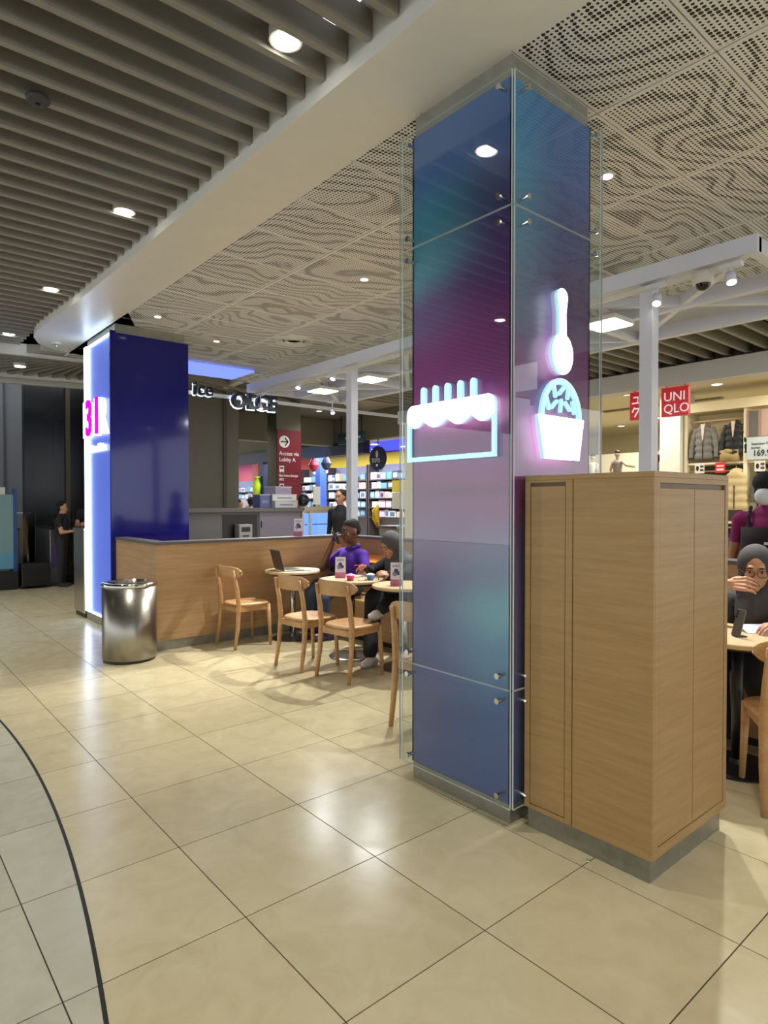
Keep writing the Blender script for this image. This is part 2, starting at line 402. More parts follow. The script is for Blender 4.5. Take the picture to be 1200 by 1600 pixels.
# far ceiling beyond the kiosk
struct(box('ceiling_far', 4.0, 16, 9.6, 30, 3.72, 3.8, mat('far_ceiling', (150, 144, 128), .7)))
dk = [(5.2, 9.9), (6.9, 9.9), (8.6, 11.2), (10.4, 13.4), (11.0, 15.0), (10.6, 16.4), (9.4, 17.0), (7.8, 16.6), (6.4, 14.6), (5.4, 12.0)]
struct(MB().prism(dk, 3.60, 3.66).build('ceiling_dropped', mat('brown_soffit', (74, 66, 58), .6)))
def rim(poly, name, z0, z1, wd, m):
    b = MB(); n = len(poly)
    for i in range(n):
        p, q = poly[i], poly[(i + 1) % n]; b.bar((*p, (z0 + z1) / 2), (*q, (z0 + z1) / 2), wd, z1 - z0)
    return struct(b.build(name, m))
rim(dk, 'trim_3', 3.57, 3.70, .12, M_white)

# the mall ceiling goes on behind the camera and to its left
struct(box('ceiling_rear', -13, 8.2, -13, -4.0, 3.62, 3.8, mat('rear_ceiling', (170, 166, 154), .7)))
struct(box('ceiling_left', -13, -4.17, -4.0, 12.6, 3.62, 3.8, mat('rear_ceiling', (170, 166, 154), .7)))
# downlights in the slat ceiling
def downlight(label, x, y, z, r, power, m=M_lampw, parent=None, spot=2.0, col=WARM):
    t = thing('downlight', label, 'ceiling light', (x, y, z))
    MB().lathe([(r * 1.25, 0), (r * 1.25, .05), (r * 1.05, .05), (r * 1.05, .004), (r * 1.05, 0)], 20).build('bezel', M_white, t)
    MB().lathe([(r, -.004), (r, .03)], 20).build('lens', m, t)
    MB().lathe([(r * .98, .03), (r * .9, .14)], 16).build('can', M_white, t)
    if power: lamp('lamp_light', 'SPOT', (0, 0, -.02), power, col, r * .7, (0, 0, 0), t, spot, 1.0)
    return t
for lb, y in (('round downlight glowing between slats nearest the white bulkhead top', 2.55), ('second downlight between the slats along the white bulkhead', 4.80),
              ('third downlight between the slats, above the lit blue pillar', 7.0), ('farthest downlight between the slats near the left photo edge', 9.19),
              ('downlight between slats above the camera, first of its row', .35), ('downlight between slats behind the camera', -1.85)):
    downlight(lb, 1.56, y + .0, 3.615, .062, 115, spot=1.5)
downlight('downlight among the radial slats over the entrance', 1.95, 10.67, 3.50, .07, 130, spot=1.9)
for k, y in enumerate((-1.85, .35, 2.55, 4.8, 7.0)):  # extra lamp row added out of view to brighten the floor
    downlight('added unseen downlight between slats left of the frame, %s' % ['rearmost', 'beside the camera', 'third from the rear', 'fourth from the rear', 'foremost'][k], -1.3, y, 3.615, .062, 125, spot=1.7)
for lb, x, y in (('small recessed light in perforated ceiling beside the gradient pillar', 3.61, 4.55), ('small recessed light in perforated ceiling right of gradient pillar', 3.63, 2.14),
                 ('small recessed light in perforated ceiling close to the blue pillar', 2.60, 6.92),
                 ('small recessed light in perforated ceiling behind the blue pillar edge', 3.56, 7.49), ('small recessed light in perforated ceiling above the wooden cabinet', 3.3, .35)):
    downlight(lb, x, y, ZC - .012, .035, 30, M_lampn, spot=1.3)
t = thing('round_diffuser', 'round white air diffuser in perforated ceiling behind the blue pillar', 'vent', (4.30, 6.85, ZC - .03))
for r in (.20, .14, .08): MB().lathe([(r, .02), (r + .035, 0), (r + .045, .03), (r, .03)], 32).build('ring', M_white, t)
MB().lathe([(.19, .026), (.19, .03)], 24).build('throat', M_void, t)
t = thing('smoke_detector', 'dark round detector fixed under the ceiling slats', 'detector', (.77, 3.705, 3.56))
MB().lathe([(.03, 0), (.055, .012), (.06, .03), (.045, .045)], 20).build('cover', mat('dark_grey', (58, 58, 60), .5), t, smooth=True)
MB().lathe([(.012, -.008), (.012, .004)], 10).build('sensor', M_black, t)
t = thing('sprinkler', 'small sprinkler head under the rounded bulkhead end', 'sprinkler', (2.05, 8.95, ZC - .045))
MB().lathe([(.06, .03), (.06, .045)], 16).build('plate', M_white, t); MB().lathe([(.012, 0), (.02, .01), (.012, .03)], 10).build('nozzle', M_chrome, t)

# ------------------------------------------------------------------ gradient pillar
def panel_mat():
    m = bpy.data.materials.new('printed_gradient'); m.use_nodes = True
    nt = m.node_tree; p = nt.nodes['Principled BSDF']; p.inputs['Roughness'].default_value = .35; N = nt.nodes.new; K = nt.links.new
    uv = N('ShaderNodeUVMap'); sx = N('ShaderNodeSeparateXYZ'); K(uv.outputs[0], sx.inputs[0])
    nz = N('ShaderNodeTexNoise'); nz.inputs['Scale'].default_value = 2.0; K(uv.outputs[0], nz.inputs['Vector'])
    def ramp(stops, sock):
        r = N('ShaderNodeValToRGB'); e = r.color_ramp.elements
        while len(e) < len(stops): e.new(.5)
        for k, (q, c) in enumerate(sorted(stops)): e[k].position = q; e[k].color = lin(c)
        r.color_ramp.interpolation = 'EASE'; K(sock, r.inputs[0]); return r.outputs[0]
    ad = N('ShaderNodeMath'); ad.operation = 'MULTIPLY_ADD'; ad.inputs[1].default_value = .06; K(nz.outputs['Fac'], ad.inputs[0])
    sb = N('ShaderNodeMath'); sb.operation = 'SUBTRACT'; sb.inputs[1].default_value = .03; K(sx.outputs[1], ad.inputs[2]); K(ad.outputs[0], sb.inputs[0])
    L = ramp([(0, (76, 95, 147)), (.10, (69, 82, 140)), (.2, (75, 72, 132)), (.27, (84, 58, 124)), (.36, (118, 84, 135)), (.45, (132, 41, 109)), (.62, (122, 38, 105)), (.72, (106, 83, 134)), (.79, (100, 161, 181)), (.86, (63, 137, 167)), (.93, (66, 107, 166)), (1, (72, 110, 176))], sb.outputs[0])
    R = ramp([(0, (71, 95, 155)), (.12, (67, 104, 164)), (.20, (96, 144, 181)), (.26, (113, 174, 190)), (.32, (118, 132, 165)), (.42, (143, 56, 124)), (.52, (127, 36, 105)), (.66, (117, 37, 108)), (.76, (83, 42, 109)), (.86, (47, 47, 108)), (.94, (55, 91, 158)), (1, (67, 111, 175))], sb.outputs[0])
    R2 = ramp([(0, (71, 95, 155)), (.3, (102, 80, 143)), (.45, (147, 48, 120)), (.6, (117, 35, 103)), (.72, (76, 50, 109)), (.82, (63, 75, 139)), (.92, (63, 100, 172)), (1, (63, 116, 185))], sb.outputs[0])
    def mixc(f, a, b):
        x = N('ShaderNodeMix'); x.data_type = 'RGBA'; K(f, x.inputs[0]); K(a, x.inputs[6]); K(b, x.inputs[7]); return x.outputs[2]
    sm = N('ShaderNodeMapRange'); sm.interpolation_type = 'SMOOTHSTEP'; sm.inputs[1].default_value = .1; sm.inputs[2].default_value = .95; K(sx.outputs[0], sm.inputs[0])
    sm2 = N('ShaderNodeMapRange'); sm2.interpolation_type = 'SMOOTHSTEP'; sm2.inputs[1].default_value = 1.0; sm2.inputs[2].default_value = 1.7; K(sx.outputs[0], sm2.inputs[0])
    TL = ramp([(0, (71, 95, 155)), (.3, (121, 109, 157)), (.45, (153, 60, 134)), (.6, (134, 53, 125)), (.7, (109, 117, 153)), (.82, (84, 143, 178)), (.92, (64, 145, 192)), (1, (64, 143, 199))], sb.outputs[0])
    step = N('ShaderNodeMath'); step.operation = 'GREATER_THAN'; step.inputs[1].default_value = 1.0; K(sx.outputs[0], step.inputs[0])
    K(mixc(step.outputs[0], mixc(sm.outputs[0], L, R), mixc(sm2.outputs[0], TL, R2)), p.inputs['Base Color']); return m
M_print = panel_mat()
PX0, PX1, PY0, PY1 = 2.311, 2.955, 1.836, 2.498
pil = thing('advertising_pillar', 'tall square pillar wrapped in blue to magenta panels behind clear glass', 'pillar', (PX0, PY0, 0))
def pbox(name, x0, x1, y0, y1, z0, z1, m, par, bevel=0.):   # box in world numbers under an unrotated thing
    b = MB().box(x0 - par.location.x, x1 - par.location.x, y0 - par.location.y, y1 - par.location.y, z0 - par.location.z, z1 - par.location.z)
    return b.build(name, m, par, bevel)
pbox('concrete_core', PX0 + .012, PX1 - .012, PY0 + .012, PY1 - .012, 0, ZC + .02, M_concrete, pil)
pbox('skirting', PX0 + .004, PX1 - .004, PY0 + .004, PY1 - .004, 0, .085, M_skirt, pil, .003)
def printed(name, a, b, off, u0, u1, par):   # vertical printed panel from a to b (xy), thickness outward off
    b_ = MB(); ox, oy = off
    q = [(a[0], a[1]), (b[0], b[1]), (b[0] + ox, b[1] + oy), (a[0] + ox, a[1] + oy)]
    q = [(x - par.location.x, y - par.location.y) for x, y in q]
    v = [(x, y, z) for z in (.09, 3.42) for x, y in q]
    b_.add(v, [(0, 1, 2, 3), (7, 6, 5, 4), (0, 4, 5, 1), (1, 5, 6, 2), (2, 6, 7, 3), (3, 7, 4, 0)])
    o = b_.build(name, M_print, par); uvl = o.data.uv_layers.new(name='UVMap')
    us = [u0, u1, u1, u0] * 2; vs = [0] * 4 + [1] * 4
    for lp in o.data.loops: uvl.data[lp.index].uv = (us[lp.vertex_index], vs[lp.vertex_index])
    return o
printed('printed_panel', (PX0 + .01, PY1), (PX0 + .01, PY0), (-.01, 0), .0, .999, pil)
printed('printed_panel', (PX0, PY0 + .01), (PX1, PY0 + .01), (0, -.01), 1.001, 2., pil)
printed('printed_panel', (PX1 - .01, PY0), (PX1 - .01, PY1), (.01, 0), .0, .999, pil)
printed('printed_panel', (PX1, PY1 - .01), (PX0, PY1 - .01), (0, .01), 1.001, 2., pil)
GO = .042
zs = [(.095, .632), (.636, 2.812), (2.816, 3.41)]
for z0, z1 in zs:
    for g in ((PX0 - GO - .008, PX0 - GO, PY0 - GO + .004, PY1 + .048, 'x'), (PX0 - GO + .004, PX1 + .036, PY0 - GO - .008, PY0 - GO, 'y'),
              (PX1 + GO, PX1 + GO + .008, PY0 - .03, PY1 + .03, 'x'), (PX0 - .03, PX1 + .03, PY1 + GO, PY1 + GO + .008, 'y')):
        o = pbox('glass_pane', *g[:4], z0, z1, M_glass, pil)
        # ground pane edges catch light
        e = MB(); r = .0005; X0, X1, Y0, Y1 = g[0] - PX0, g[1] - PX0, g[2] - PY0, g[3] - PY0
        if g[4] == 'x':
            for yy in (Y0, Y1): e.box(X0, X1, yy - r, yy + r, z0, z1)
            for zz in (z0, z1): e.box(X0, X1, Y0, Y1, zz - r, zz + r)
        else:
            for xx in (X0, X1): e.box(xx - r, xx + r, Y0, Y1, z0, z1)
            for zz in (z0, z1): e.box(X0, X1, Y0, Y1, zz - r, zz + r)
        e.build('polished_edge', M_glassedge, o)
for z in (.14, .575, .69, 2.755, 2.87, 3.36):
    for yy in (PY0 + .03, PY1 - .02):
        MB().tube([(-GO - .018, yy - PY0, z), (0, yy - PY0, z)], .009, 10).tube([(-GO - .02, yy - PY0, z), (-GO - .008, yy - PY0, z)], .014, 12).build('standoff', M_chrome, pil)
    for xx in (PX0 + .05, PX1 - .03):
        MB().tube([(xx - PX0, -GO - .018, z), (xx - PX0, 0, z)], .009, 10).tube([(xx - PX0, -GO - .02, z), (xx - PX0, -GO - .008, z)], .014, 12).build('standoff', M_chrome, pil)

# neon signs ------------------------------------------------------
M_neonw = emis('neon_white', (246, 255, 255), 3.2)
M_neonc = emis('neon_cyan', (120, 226, 255), 1.6)
M_neonk = emis('neon_pale', (160, 238, 255), 1.5)
M_acr = mat('acrylic_side', (170, 200, 214), .2, emit=(150, 220, 244), es=.7)
def sign_part(name, poly, d0, d1, mapper, m, par):
    n = len(poly); v = [mapper(u, z, d0) for u, z in poly] + [mapper(u, z, d1) for u, z in poly]
    f = [tuple(range(n)), tuple(range(2 * n - 1, n - 1, -1))] + [(i, n + i, n + (i + 1) % n, (i + 1) % n) for i in range(n)]
    b = MB(); b.add(v, f); o = b.build(name, [m, M_acr], par)
    for p in o.data.polygons:
        if p.index >= 2: p.material_index = 1
    bm = bmesh.new(); bm.from_mesh(o.data); bmesh.ops.recalc_face_normals(bm, faces=bm.faces); bm.to_mesh(o.data); bm.free(); return o
cake = thing('cake_sign', 'glowing white cake slice sign with five candles on gradient pillar', 'sign', (PX0 - GO - .012, 2.464, 1.695))
mpc = lambda u, z, d: (-d, -u, z)
rnd = lambda cx, cz, r, a0, a1, n=6: [(cx + r * math.cos(math.radians(a0 + (a1 - a0) * k / n)), cz + r * math.sin(math.radians(a0 + (a1 - a0) * k / n))) for k in range(n + 1)]
W = .592; ic = rnd(W - .045, .245, .045, 0, 90) + rnd(.045, .245, .045, 90, 180)
cus = [0, .122, .288, .448, W]
for a, b in zip(cus[:-1], cus[1:]):
    for k in range(0 if a == 0 else 1, 9):
        t = k / 8; ic.append((a + (b - a) * t, .205 - (.038 if b - a > .13 else .034) * math.sin(PI * t)))
sign_part('icing', ic, 0, .016, mpc, M_neonw, cake)
fo = [(0, .22), (0, 0), (W, 0), (W, .22), (W - .022, .22), (W - .022, .025), (.022, .025), (.022, .22)]
for nm, pl in (('frame_edge', [(0, .2), (0, 0), (.02, .0), (.02, .2)]), ('frame_edge', [(W - .02, .2), (W - .02, 0), (W, 0), (W, .2)]), ('frame_edge', [(.02, 0), (W - .02, 0), (W - .02, .022), (.02, .022)])):
    sign_part(nm, pl, 0, .015, mpc, M_neonk, cake)
for u in (.119, .204, .289, .374, .457):
    sign_part('candle', [(u - .017, .285), (u + .017, .285), (u + .017, .36)] + rnd(u, .36, .017, 0, 180, 4)[1:-1] + [(u - .017, .36)], 0, .015, mpc, M_neonk, cake)
cup = thing('sundae_cup_sign', 'glowing white sundae cup sign with sprinkles and spoon on gradient pillar', 'sign', (2.418, PY0 - GO - .012, 1.69))
mpu = lambda u, z, d: (u, -d, z)
sign_part('tub', [(.05, 0), (.338, 0), (.378, .203), (0, .203)], 0, .016, mpu, M_neonw, cup)
sp = [(.10, .50), (.105, .463)]
bowl = [(.195 + .086 * math.cos(a), .505 + .098 * math.sin(a)) for a in np.linspace(math.radians(70), math.radians(-250), 26)]
hand_ = bowl + [(.165, .70)] + rnd(.193, .775, .042, 180, 0, 8) + [(.222, .70)]
sign_part('spoon', hand_, 0, .016, mpu, M_neonw, cup)
o_ = [(.192 + .168 * math.cos(a), .20 + .188 * math.sin(a)) for a in np.linspace(0, PI, 22)]
i_ = [(.192 + .140 * math.cos(a), .20 + .160 * math.sin(a)) for a in np.linspace(PI, 0, 22)]
sign_part('scoop_outline', o_ + i_, 0, .015, mpu, M_neonk, cup)
for u, z, a in ((.14, .325, 105), (.195, .33, 40), (.25, .325, 80), (.292, .315, 140), (.085, .262, 110), (.135, .26, 40), (.19, .258, 82), (.245, .26, 140), (.295, .258, 105)):
    c, s = math.cos(math.radians(a)) * .028, math.sin(math.radians(a)) * .028; px_, pz_ = -s * .3, c * .3
    sign_part('sprinkle', [(u - c - px_, z - s - pz_), (u + c - px_, z + s - pz_), (u + c * 1.25, z + s * 1.25), (u + c + px_, z + s + pz_), (u - c + px_, z - s + pz_), (u - c * 1.25, z - s * 1.25)], 0, .014, mpu, M_neonk, cup)

# ------------------------------------------------------------------ wooden cabinet
cab = thing('wooden_cabinet', 'tall oak veneer cabinet standing beside the gradient pillar', 'cabinet', (2.35, 1.18, 0))
pbox('plinth', 2.364, 3.008, 1.195, 1.775, 0, .10, mat('grey_stone_plinth', (122, 117, 100), .35, var=.15, vs=18), cab, .003)
pbox('carcass', 2.362, 3.026, 1.192, 1.785, .10, 1.585, M_cabin, cab)
pbox('top_board', 2.35, 3.038, 1.18, 1.785, 1.583, 1.606, M_cab, cab, .002)
Xo, Xi, Yo, Yi = 2.35, 2.362, 1.18, 1.192
B = .0015
# left face: door, stile, wide panel
pbox('stile', Xo, Xi, 1.757, 1.785, .095, 1.583, M_cab, cab, B)
dd = pbox('door', Xo + .002, Xi, 1.575, 1.754, .118, 1.556, M_cab, cab, B)
pbox('stile', Xo, Xi, 1.538, 1.572, .095, 1.583, M_cab, cab, B)
pbox('rail', Xo, Xi, 1.572, 1.757, 1.573, 1.583, M_cab, cab); pbox('rail', Xo, Xi, 1.572, 1.757, .095, .115, M_cab, cab, B)
pbox('side_panel', Xo, Xi, 1.18, 1.534, .095, 1.583, M_cab, cab, B)
# right face: frame with a pair of doors
pbox('stile', Xi, 2.398, Yo, Yi, .095, 1.583, M_cab, cab, B); pbox('stile', 3.006, 3.038, Yo, Yi, .095, 1.583, M_cab, cab, B)
pbox('rail', 2.398, 3.006, Yo, Yi, 1.562, 1.583, M_cab, cab); pbox('rail', 2.398, 3.006, Yo, Yi, .095, .135, M_cab, cab, B)
pbox('door', 2.401, 2.699, Yo + .002, Yi, .138, 1.540, M_cab, cab, B); pbox('door', 2.703, 3.003, Yo + .002, Yi, .138, 1.540, M_cab, cab, B)
pbox('side_panel', 3.026, 3.038, Yi, 1.785, .095, 1.583, M_cab, cab, B)

tag(MB().lathe([(.008, 0), (.010, .003), (.006, .008), (.002, .010)], 12).build('floor_stud', M_chrome, None, smooth=True, loc=(2.318, 1.434, 0)), 'tiny shiny stud on the floor by the cabinet plinth', 'stud')
# ------------------------------------------------------------------ blue lit pillar
M_navy = mat('glossy_navy', (8, 12, 112), .1, spec=.35, coat=.25)
bp = thing('blue_pillar', 'glossy royal blue square pillar with an edge lit sign face', 'pillar', (2.28, 7.5, 0))
pbox('concrete_core', 2.33, 3.15, 7.52, 8.6, 0, ZC + .02, M_concrete, bp)
pbox('blue_panel', 2.33, 3.19, 7.495, 7.52, .12, 3.42, M_navy, bp); pbox('blue_panel', 3.15, 3.19, 7.52, 8.6, .12, 3.42, M_navy, bp)
pbox('blue_panel', 2.33, 3.19, 8.6, 8.62, .12, 3.42, M_navy, bp)
M_signblue = mat('sign_face_blue', (70, 100, 200), .3, emit=(90, 110, 215), es=.45)
pbox('sign_face', 2.315, 2.33, 7.52, 8.58, .12, 3.42, M_signblue, bp)
M_edge = emis('edge_led', (205, 232, 255), 5.0)
pbox('led_edge', 2.285, 2.33, 8.50, 8.60, .11, 3.44, M_edge, bp)
pbox('led_edge', 2.295, 2.33, 7.52, 8.56, 3.42, 3.435, M_edge, bp); pbox('led_edge', 2.295, 2.33, 7.52, 8.56, .105, .12, M_edge, bp)
pbox('blue_return', 2.27, 2.33, 7.49, 7.52, .1, 3.44, M_navy, bp)
pbox('skirting', 2.30, 3.18, 7.51, 8.6, 0, .105, M_skirt, bp)
lg = thing('letter_sign', 'glowing BR letters in white and magenta on the lit blue pillar', 'sign', (2.312, 8.36, 2.30))
M_let = emis('letter_white', (240, 248, 255), 1.8)
text('letter', 'B', .62, M_let, (-.03, .20, .0), RX, lg, .03, bold=.012, sx=.95)
text('letter', 'R', .62, M_let, (-.03, -.26, .0), RX, lg, .03, bold=.012, sx=1.1)
M_mag = emis('neon_magenta', (200, 10, 225), 1.3)
text('numeral', '3', .60, M_mag, (-.075, .0, .01), RX, lg, .01, bold=.012, sx=.85); text('numeral', '1', .60, M_mag, (-.075, -.30, .01), RX, lg, .01, bold=.012)
text('lettering', 'baskin robbins', .135, M_let, (-.02, .17, -.2), RX, lg, .012, bold=.003)
st = thing('steel_housing', 'low stainless steel housing adjoining the lit blue pillar', 'housing', (2.28, 8.62, 0))
pbox('body', 2.28, 2.8, 8.63, 9.12, .06, 1.12, M_steel, st, .01); pbox('plinth', 2.3, 2.78, 8.64, 9.1, 0, .06, M_black, st); pbox('lid', 2.275, 2.81, 8.625, 9.13, 1.12, 1.15, M_steel, st, .006)

# ------------------------------------------------------------------ rubbish bin
tb = thing('waste_bin', 'round brushed stainless steel bin at the partition corner', 'bin', (2.02, 6.13, 0))
MB().lathe([(.232, 0), (.232, .02)], 40).build('base_ring', M_black, tb)
MB().lathe([(.236, .02), (.243, .03), (.243, .70)], 48).build('body', mat('brushed_bin', (150, 146, 136), .3, 1.0), tb, smooth=True)
MB().lathe([(.246, .70), (.25, .712), (.246, .73), (.225, .738), (.14, .742), (.135, .70)], 48).build('rim', M_chrome, tb, smooth=True)
MB().lathe([(.132, .69), (.132, .70)], 32).build('opening', M_black, tb)

# ------------------------------------------------------------------ partition and bench
struct(box('wall_partition', 2.32, 4.75, 6.25, 6.40, .10, 1.06, M_wall))
struct(box('wall_return', 2.32, 2.44, 6.402, 7.49, .10, 1.06, M_wall))
struct(box('wall_bench', 4.60, 4.75, .4, 6.248, .10, 1.06, M_wall))
struct(box('baseboard_partition', 2.335, 4.74, 6.262, 6.39, 0, .10, M_skirt)); struct(box('baseboard_return', 2.335, 2.43, 6.402, 7.49, 0, .10, M_skirt))
struct(MB().box(2.31, 4.77, 6.235, 6.415, 1.06, 1.09).box(2.31, 2.455, 6.415, 7.49, 1.06, 1.09).box(4.585, 4.77, .4, 6.235, 1.06, 1.09).build('trim_4', M_cap, bevel=.004))
be = thing('bench', 'long wooden wall bench built along the partition behind tables', 'bench', (4.12, .6, 0))
pbox('front_board', 4.16, 4.19, .6, 6.2, .06, .41, M_wall, be); pbox('plinth', 4.2, 4.58, .6, 6.2, 0, .06, M_black, be)
pbox('seat', 4.12, 4.598, .6, 6.2, .41, .445, M_wall, be, .006); pbox('backrest', 4.53, 4.57, .6, 6.2, .445, .80, M_wall, be, .006)
pbox('led_strip', 4.575, 4.59, .6, 6.2, .77, .79, emis('led_warm', (255, 196, 110), 9.0), be)

# ------------------------------------------------------------------ chairs and tables
def make_chair():
    r = thing('dining_chair', 'x', 'chair')
    # faces +X; rear posts at x=-.19
    def seat(u, v):
        a = u * 2 * PI; ca, sa = math.cos(a), math.sin(a); e = .62
        x = math.copysign(abs(ca) ** e, ca) * .205; y = math.copysign(abs(sa) ** e, sa) * (.205 + .012 * ca)
        k = v; top = .452 - .012 * (1 - min(1, (x / .2) ** 2 + (y / .2) ** 2)) * 0
        return (x, y, 0)
    ring = [seat(k / 32, 0)[:2] for k in range(32)]
    b = MB(); n = 32
    lv = [(.90, .425), (1.0, .432), (1.0, .446), (.96, .455), (.7, .450), (.35, .444), (.02, .442)]
    v = []; f = []
    for s_, z in lv: v += [(x * s_, y * s_, z) for x, y in ring]
    for i in range(len(lv) - 1):
        for k in range(n): k2 = (k + 1) % n; f.append((i * n + k, i * n + k2, (i + 1) * n + k2, (i + 1) * n + k))
    f.append(tuple(range(n - 1, -1, -1))); f.append(tuple(range((len(lv) - 1) * n, len(lv) * n)))
    b.add(v, f); b.build('seat', M_chair, r, smooth=True)
    for s in (-1, 1):
        MB().tube([(-.235, s * .195, 0), (-.20, s * .190, .22), (-.185, s * .185, .44), (-.205, s * .182, .62), (-.245, s * .18, .80)], [.016, .021, .024, .021, .016], 10).build('rear_leg', M_chair, r, smooth=True)
        MB().tube([(.185, s * .185, 0), (.165, s * .172, .43)], [.015, .023], 10).build('front_leg', M_chair, r, smooth=True)
        MB().bar((-.18, s * .172, .40), (.165, s * .165, .40), .018, .05).build('side_apron', M_chair, r)
    MB().bar((.16, -.165, .40), (.16, .165, .40), .018, .05).build('front_apron', M_chair, r); MB().bar((-.185, -.17, .40), (-.185, .17, .40), .018, .05).build('rear_apron', M_chair, r)
    def rail(u, v):  # curved top rail, rounded ends
        t = (u - .5) * 2; y = t * .235; hh = .066 * (1 - abs(t) ** 6 * .75)
        cx = -.262 + .085 * t * t
        a = v * 2 * PI; return (cx + .011 * math.cos(a) - .18 * (math.sin(a) * hh) * .15, y, .775 + math.sin(a) * hh)
    m = MB(); m.grid(lambda v, u: rail(u, v), 14, 22, True); m.f.append(tuple(range(14))); m.f.append(tuple(range(22 * 14 - 1, 21 * 14 - 1, -1)))
    m.build('backrest', M_chair, r, smooth=True)
    return r
ch0 = make_chair()
spots = [(3.16, 5.98, .03, 'beech dining chair by the laptop table, nearest the steel bin'),
         (3.21, 4.86, .06, 'beech dining chair in the middle, facing the man in purple'),
         (3.29, 4.32, .14, 'beech dining chair with a sneaker resting on its seat'),
         (3.02, 3.06, .35, 'beech dining chair mostly hidden behind the gradient pillar glass'),
         (3.585, 1.075, .60, 'beech dining chair at right photo edge beside the cabinet')]
for k, (x, y, a, lb) in enumerate(spots):
    c = ch0 if k == 0 else copy_tree(ch0); c.location = (x, y, 0); c.rotation_euler = (0, 0, a); tag(c, lb, 'chair', 'beech chairs of the kiosk')
def make_table(label, x, y, r, basem, polem=None):
    t = thing('cafe_table', label, 'table', (x, y, 0), group='round cafe tables')
    MB().lathe([(r - .006, .722), (r, .727), (r, .743), (r - .004, .748)], 48).build('table_top', M_table, t)
    MB().lathe([(r - .05, .705), (r - .05, .722)], 32).build('under_plate', M_black, t)
    MB().lathe([(.03, .02), (.03, .705)], 16).build('pole', polem or M_steel, t, smooth=True)
    MB().lathe([(.22, 0), (.22, .008), (.20, .016), (.04, .024), (.035, .05)], 40).build('base', basem, t)
    return t
M_basedk = mat('dark_steel', (96, 94, 90), .3, .9)
make_table('round pale wood table carrying the open laptop', 3.70, 5.93, .30, M_basedk)
make_table('round pale wood table with a pink cup and menu card', 3.70, 4.86, .31, M_basedk)
make_table('round pale wood table partly hidden behind the pillar glass', 3.80, 4.20, .30, M_basedk)
make_table('round pale wood table with a propped phone beside the cabinet', 3.80, 1.42, .33, M_black, M_black)

# laptop
lp = thing('laptop', 'open dark grey laptop on the round table by the partition', 'laptop', (3.66, 5.93, .748), math.radians(-12))
MB().box(-.11, .11, -.16, .16, 0, .014).build('base', mat('laptop_grey', (110, 108, 106), .4, .4), lp, .004)
Ml = Matrix.Translation((-.112, 0, .016)) @ Matrix.Rotation(math.radians(-14), 4, 'Y')
MB().box(-.008, 0, -.16, .16, 0, .215, Ml).build('lid', mat('laptop_lid', (74, 72, 72), .4, .3), lp, .003)
MB().box(0, .001, -.15, .15, .012, .205, Ml).build('screen', mat('screen_dark', (26, 28, 34), .2), lp)
MB().box(-.07, .06, -.14, .14, .014, .0155).build('keyboard', M_black, lp)
t = tag(MB().box(-.08, .08, -.11, .11, 0, .012).build('notebook', mat('paper_white', (226, 224, 216), .7), None, .003, loc=(3.80, 5.80, .748), rot=(0, 0, .4)), 'white notebook lying beside the dark laptop', 'notebook')
def menu_tent(label, x, y, z, rz, hues):
    t = thing('menu_card', label, 'menu card', (x, y, z), rz)
    for s in (-1, 1):
        M = Matrix.Translation((s * .022, 0, 0)) @ Matrix.Rotation(math.radians(-s * 6.2), 4, 'Y')
        MB().box(-.0012, .0012, -.05, .05, 0, .205, M).build('card', mat('card_lilac', (228, 220, 232), .5), t)
        ox = s * .0015
        MB().box(ox - .0006, ox + .0006, -.05, .05, 0, .055, M).build('printed_band', mat('card_pink', hues, .5), t)
        for k, (cy, cz, r_) in enumerate(((-.018, .11, .018), (.012, .105, .022), (0, .132, .02))):
            q = MB(); q.prism([(cy + r_ * math.cos(a), cz + r_ * math.sin(a)) for a in np.linspace(0, 2 * PI, 12, False)], ox - .0008, ox + .0008, M @ Matrix(((0, 0, 1, 0), (1, 0, 0, 0), (0, 1, 0, 0), (0, 0, 0, 1))))
            q.build('printed_scoop', mat('print_navy', (74, 72, 110), .5) if k != 1 else mat('print_grey', (140, 132, 160), .5), t)
        MB().box(ox - .0006, ox + .0006, -.035, .035, .178, .183, M).box(ox - .0006, ox + .0006, -.035, .035, .166, .171, M).build('printed_line', mat('print_violet', (120, 90, 140), .5), t)
    return t
menu_tent('folded lilac menu card on the table before the man', 3.66, 4.99, .748, .75, (196, 110, 150))
menu_tent('folded pink menu card on the table behind pillar glass', 3.70, 4.21, .748, .75, (212, 120, 150))
menu_tent('folded menu card standing on the grey partition cap', 4.03, 6.33, 1.09, .8, (190, 120, 130))
def ice_cup(label, x, y, c, fill):
    t = thing('ice_cream_cup', label, 'cup', (x, y, .748))
    MB().lathe([(.030, 0), (.041, .052), (.038, .052)], 24).build('cup', mat('cup_' + label.split()[0], c, .5), t, smooth=True)
    MB().lathe([(.043, .049), (.043, .055)], 24).build('rim', mat('cup_rim', (232, 226, 226), .5), t)
    MB().ball((0, 0, .05), (.035, .035, .018)).build('ice_cream', mat('ice_' + label.split()[0], fill, .6), t, smooth=True); return t
ice_cup('pink ice cream cup on the table beside lilac menu card', 3.60, 4.75, (216, 70, 130), (206, 160, 214))
ice_cup('blue ice cream cup in front of the hooded woman', 3.77, 4.66, (96, 142, 196), (232, 232, 236))
t = tag(MB().ball((0, 0, .006), (.05, .035, .008)).ball((.02, .03, .012), (.03, .02, .008)).build('napkin', mat('napkin', (214, 190, 176), .8), None, smooth=True, loc=(3.70, 4.70, .748)), 'crumpled napkin between the pink and blue cups', 'napkin')
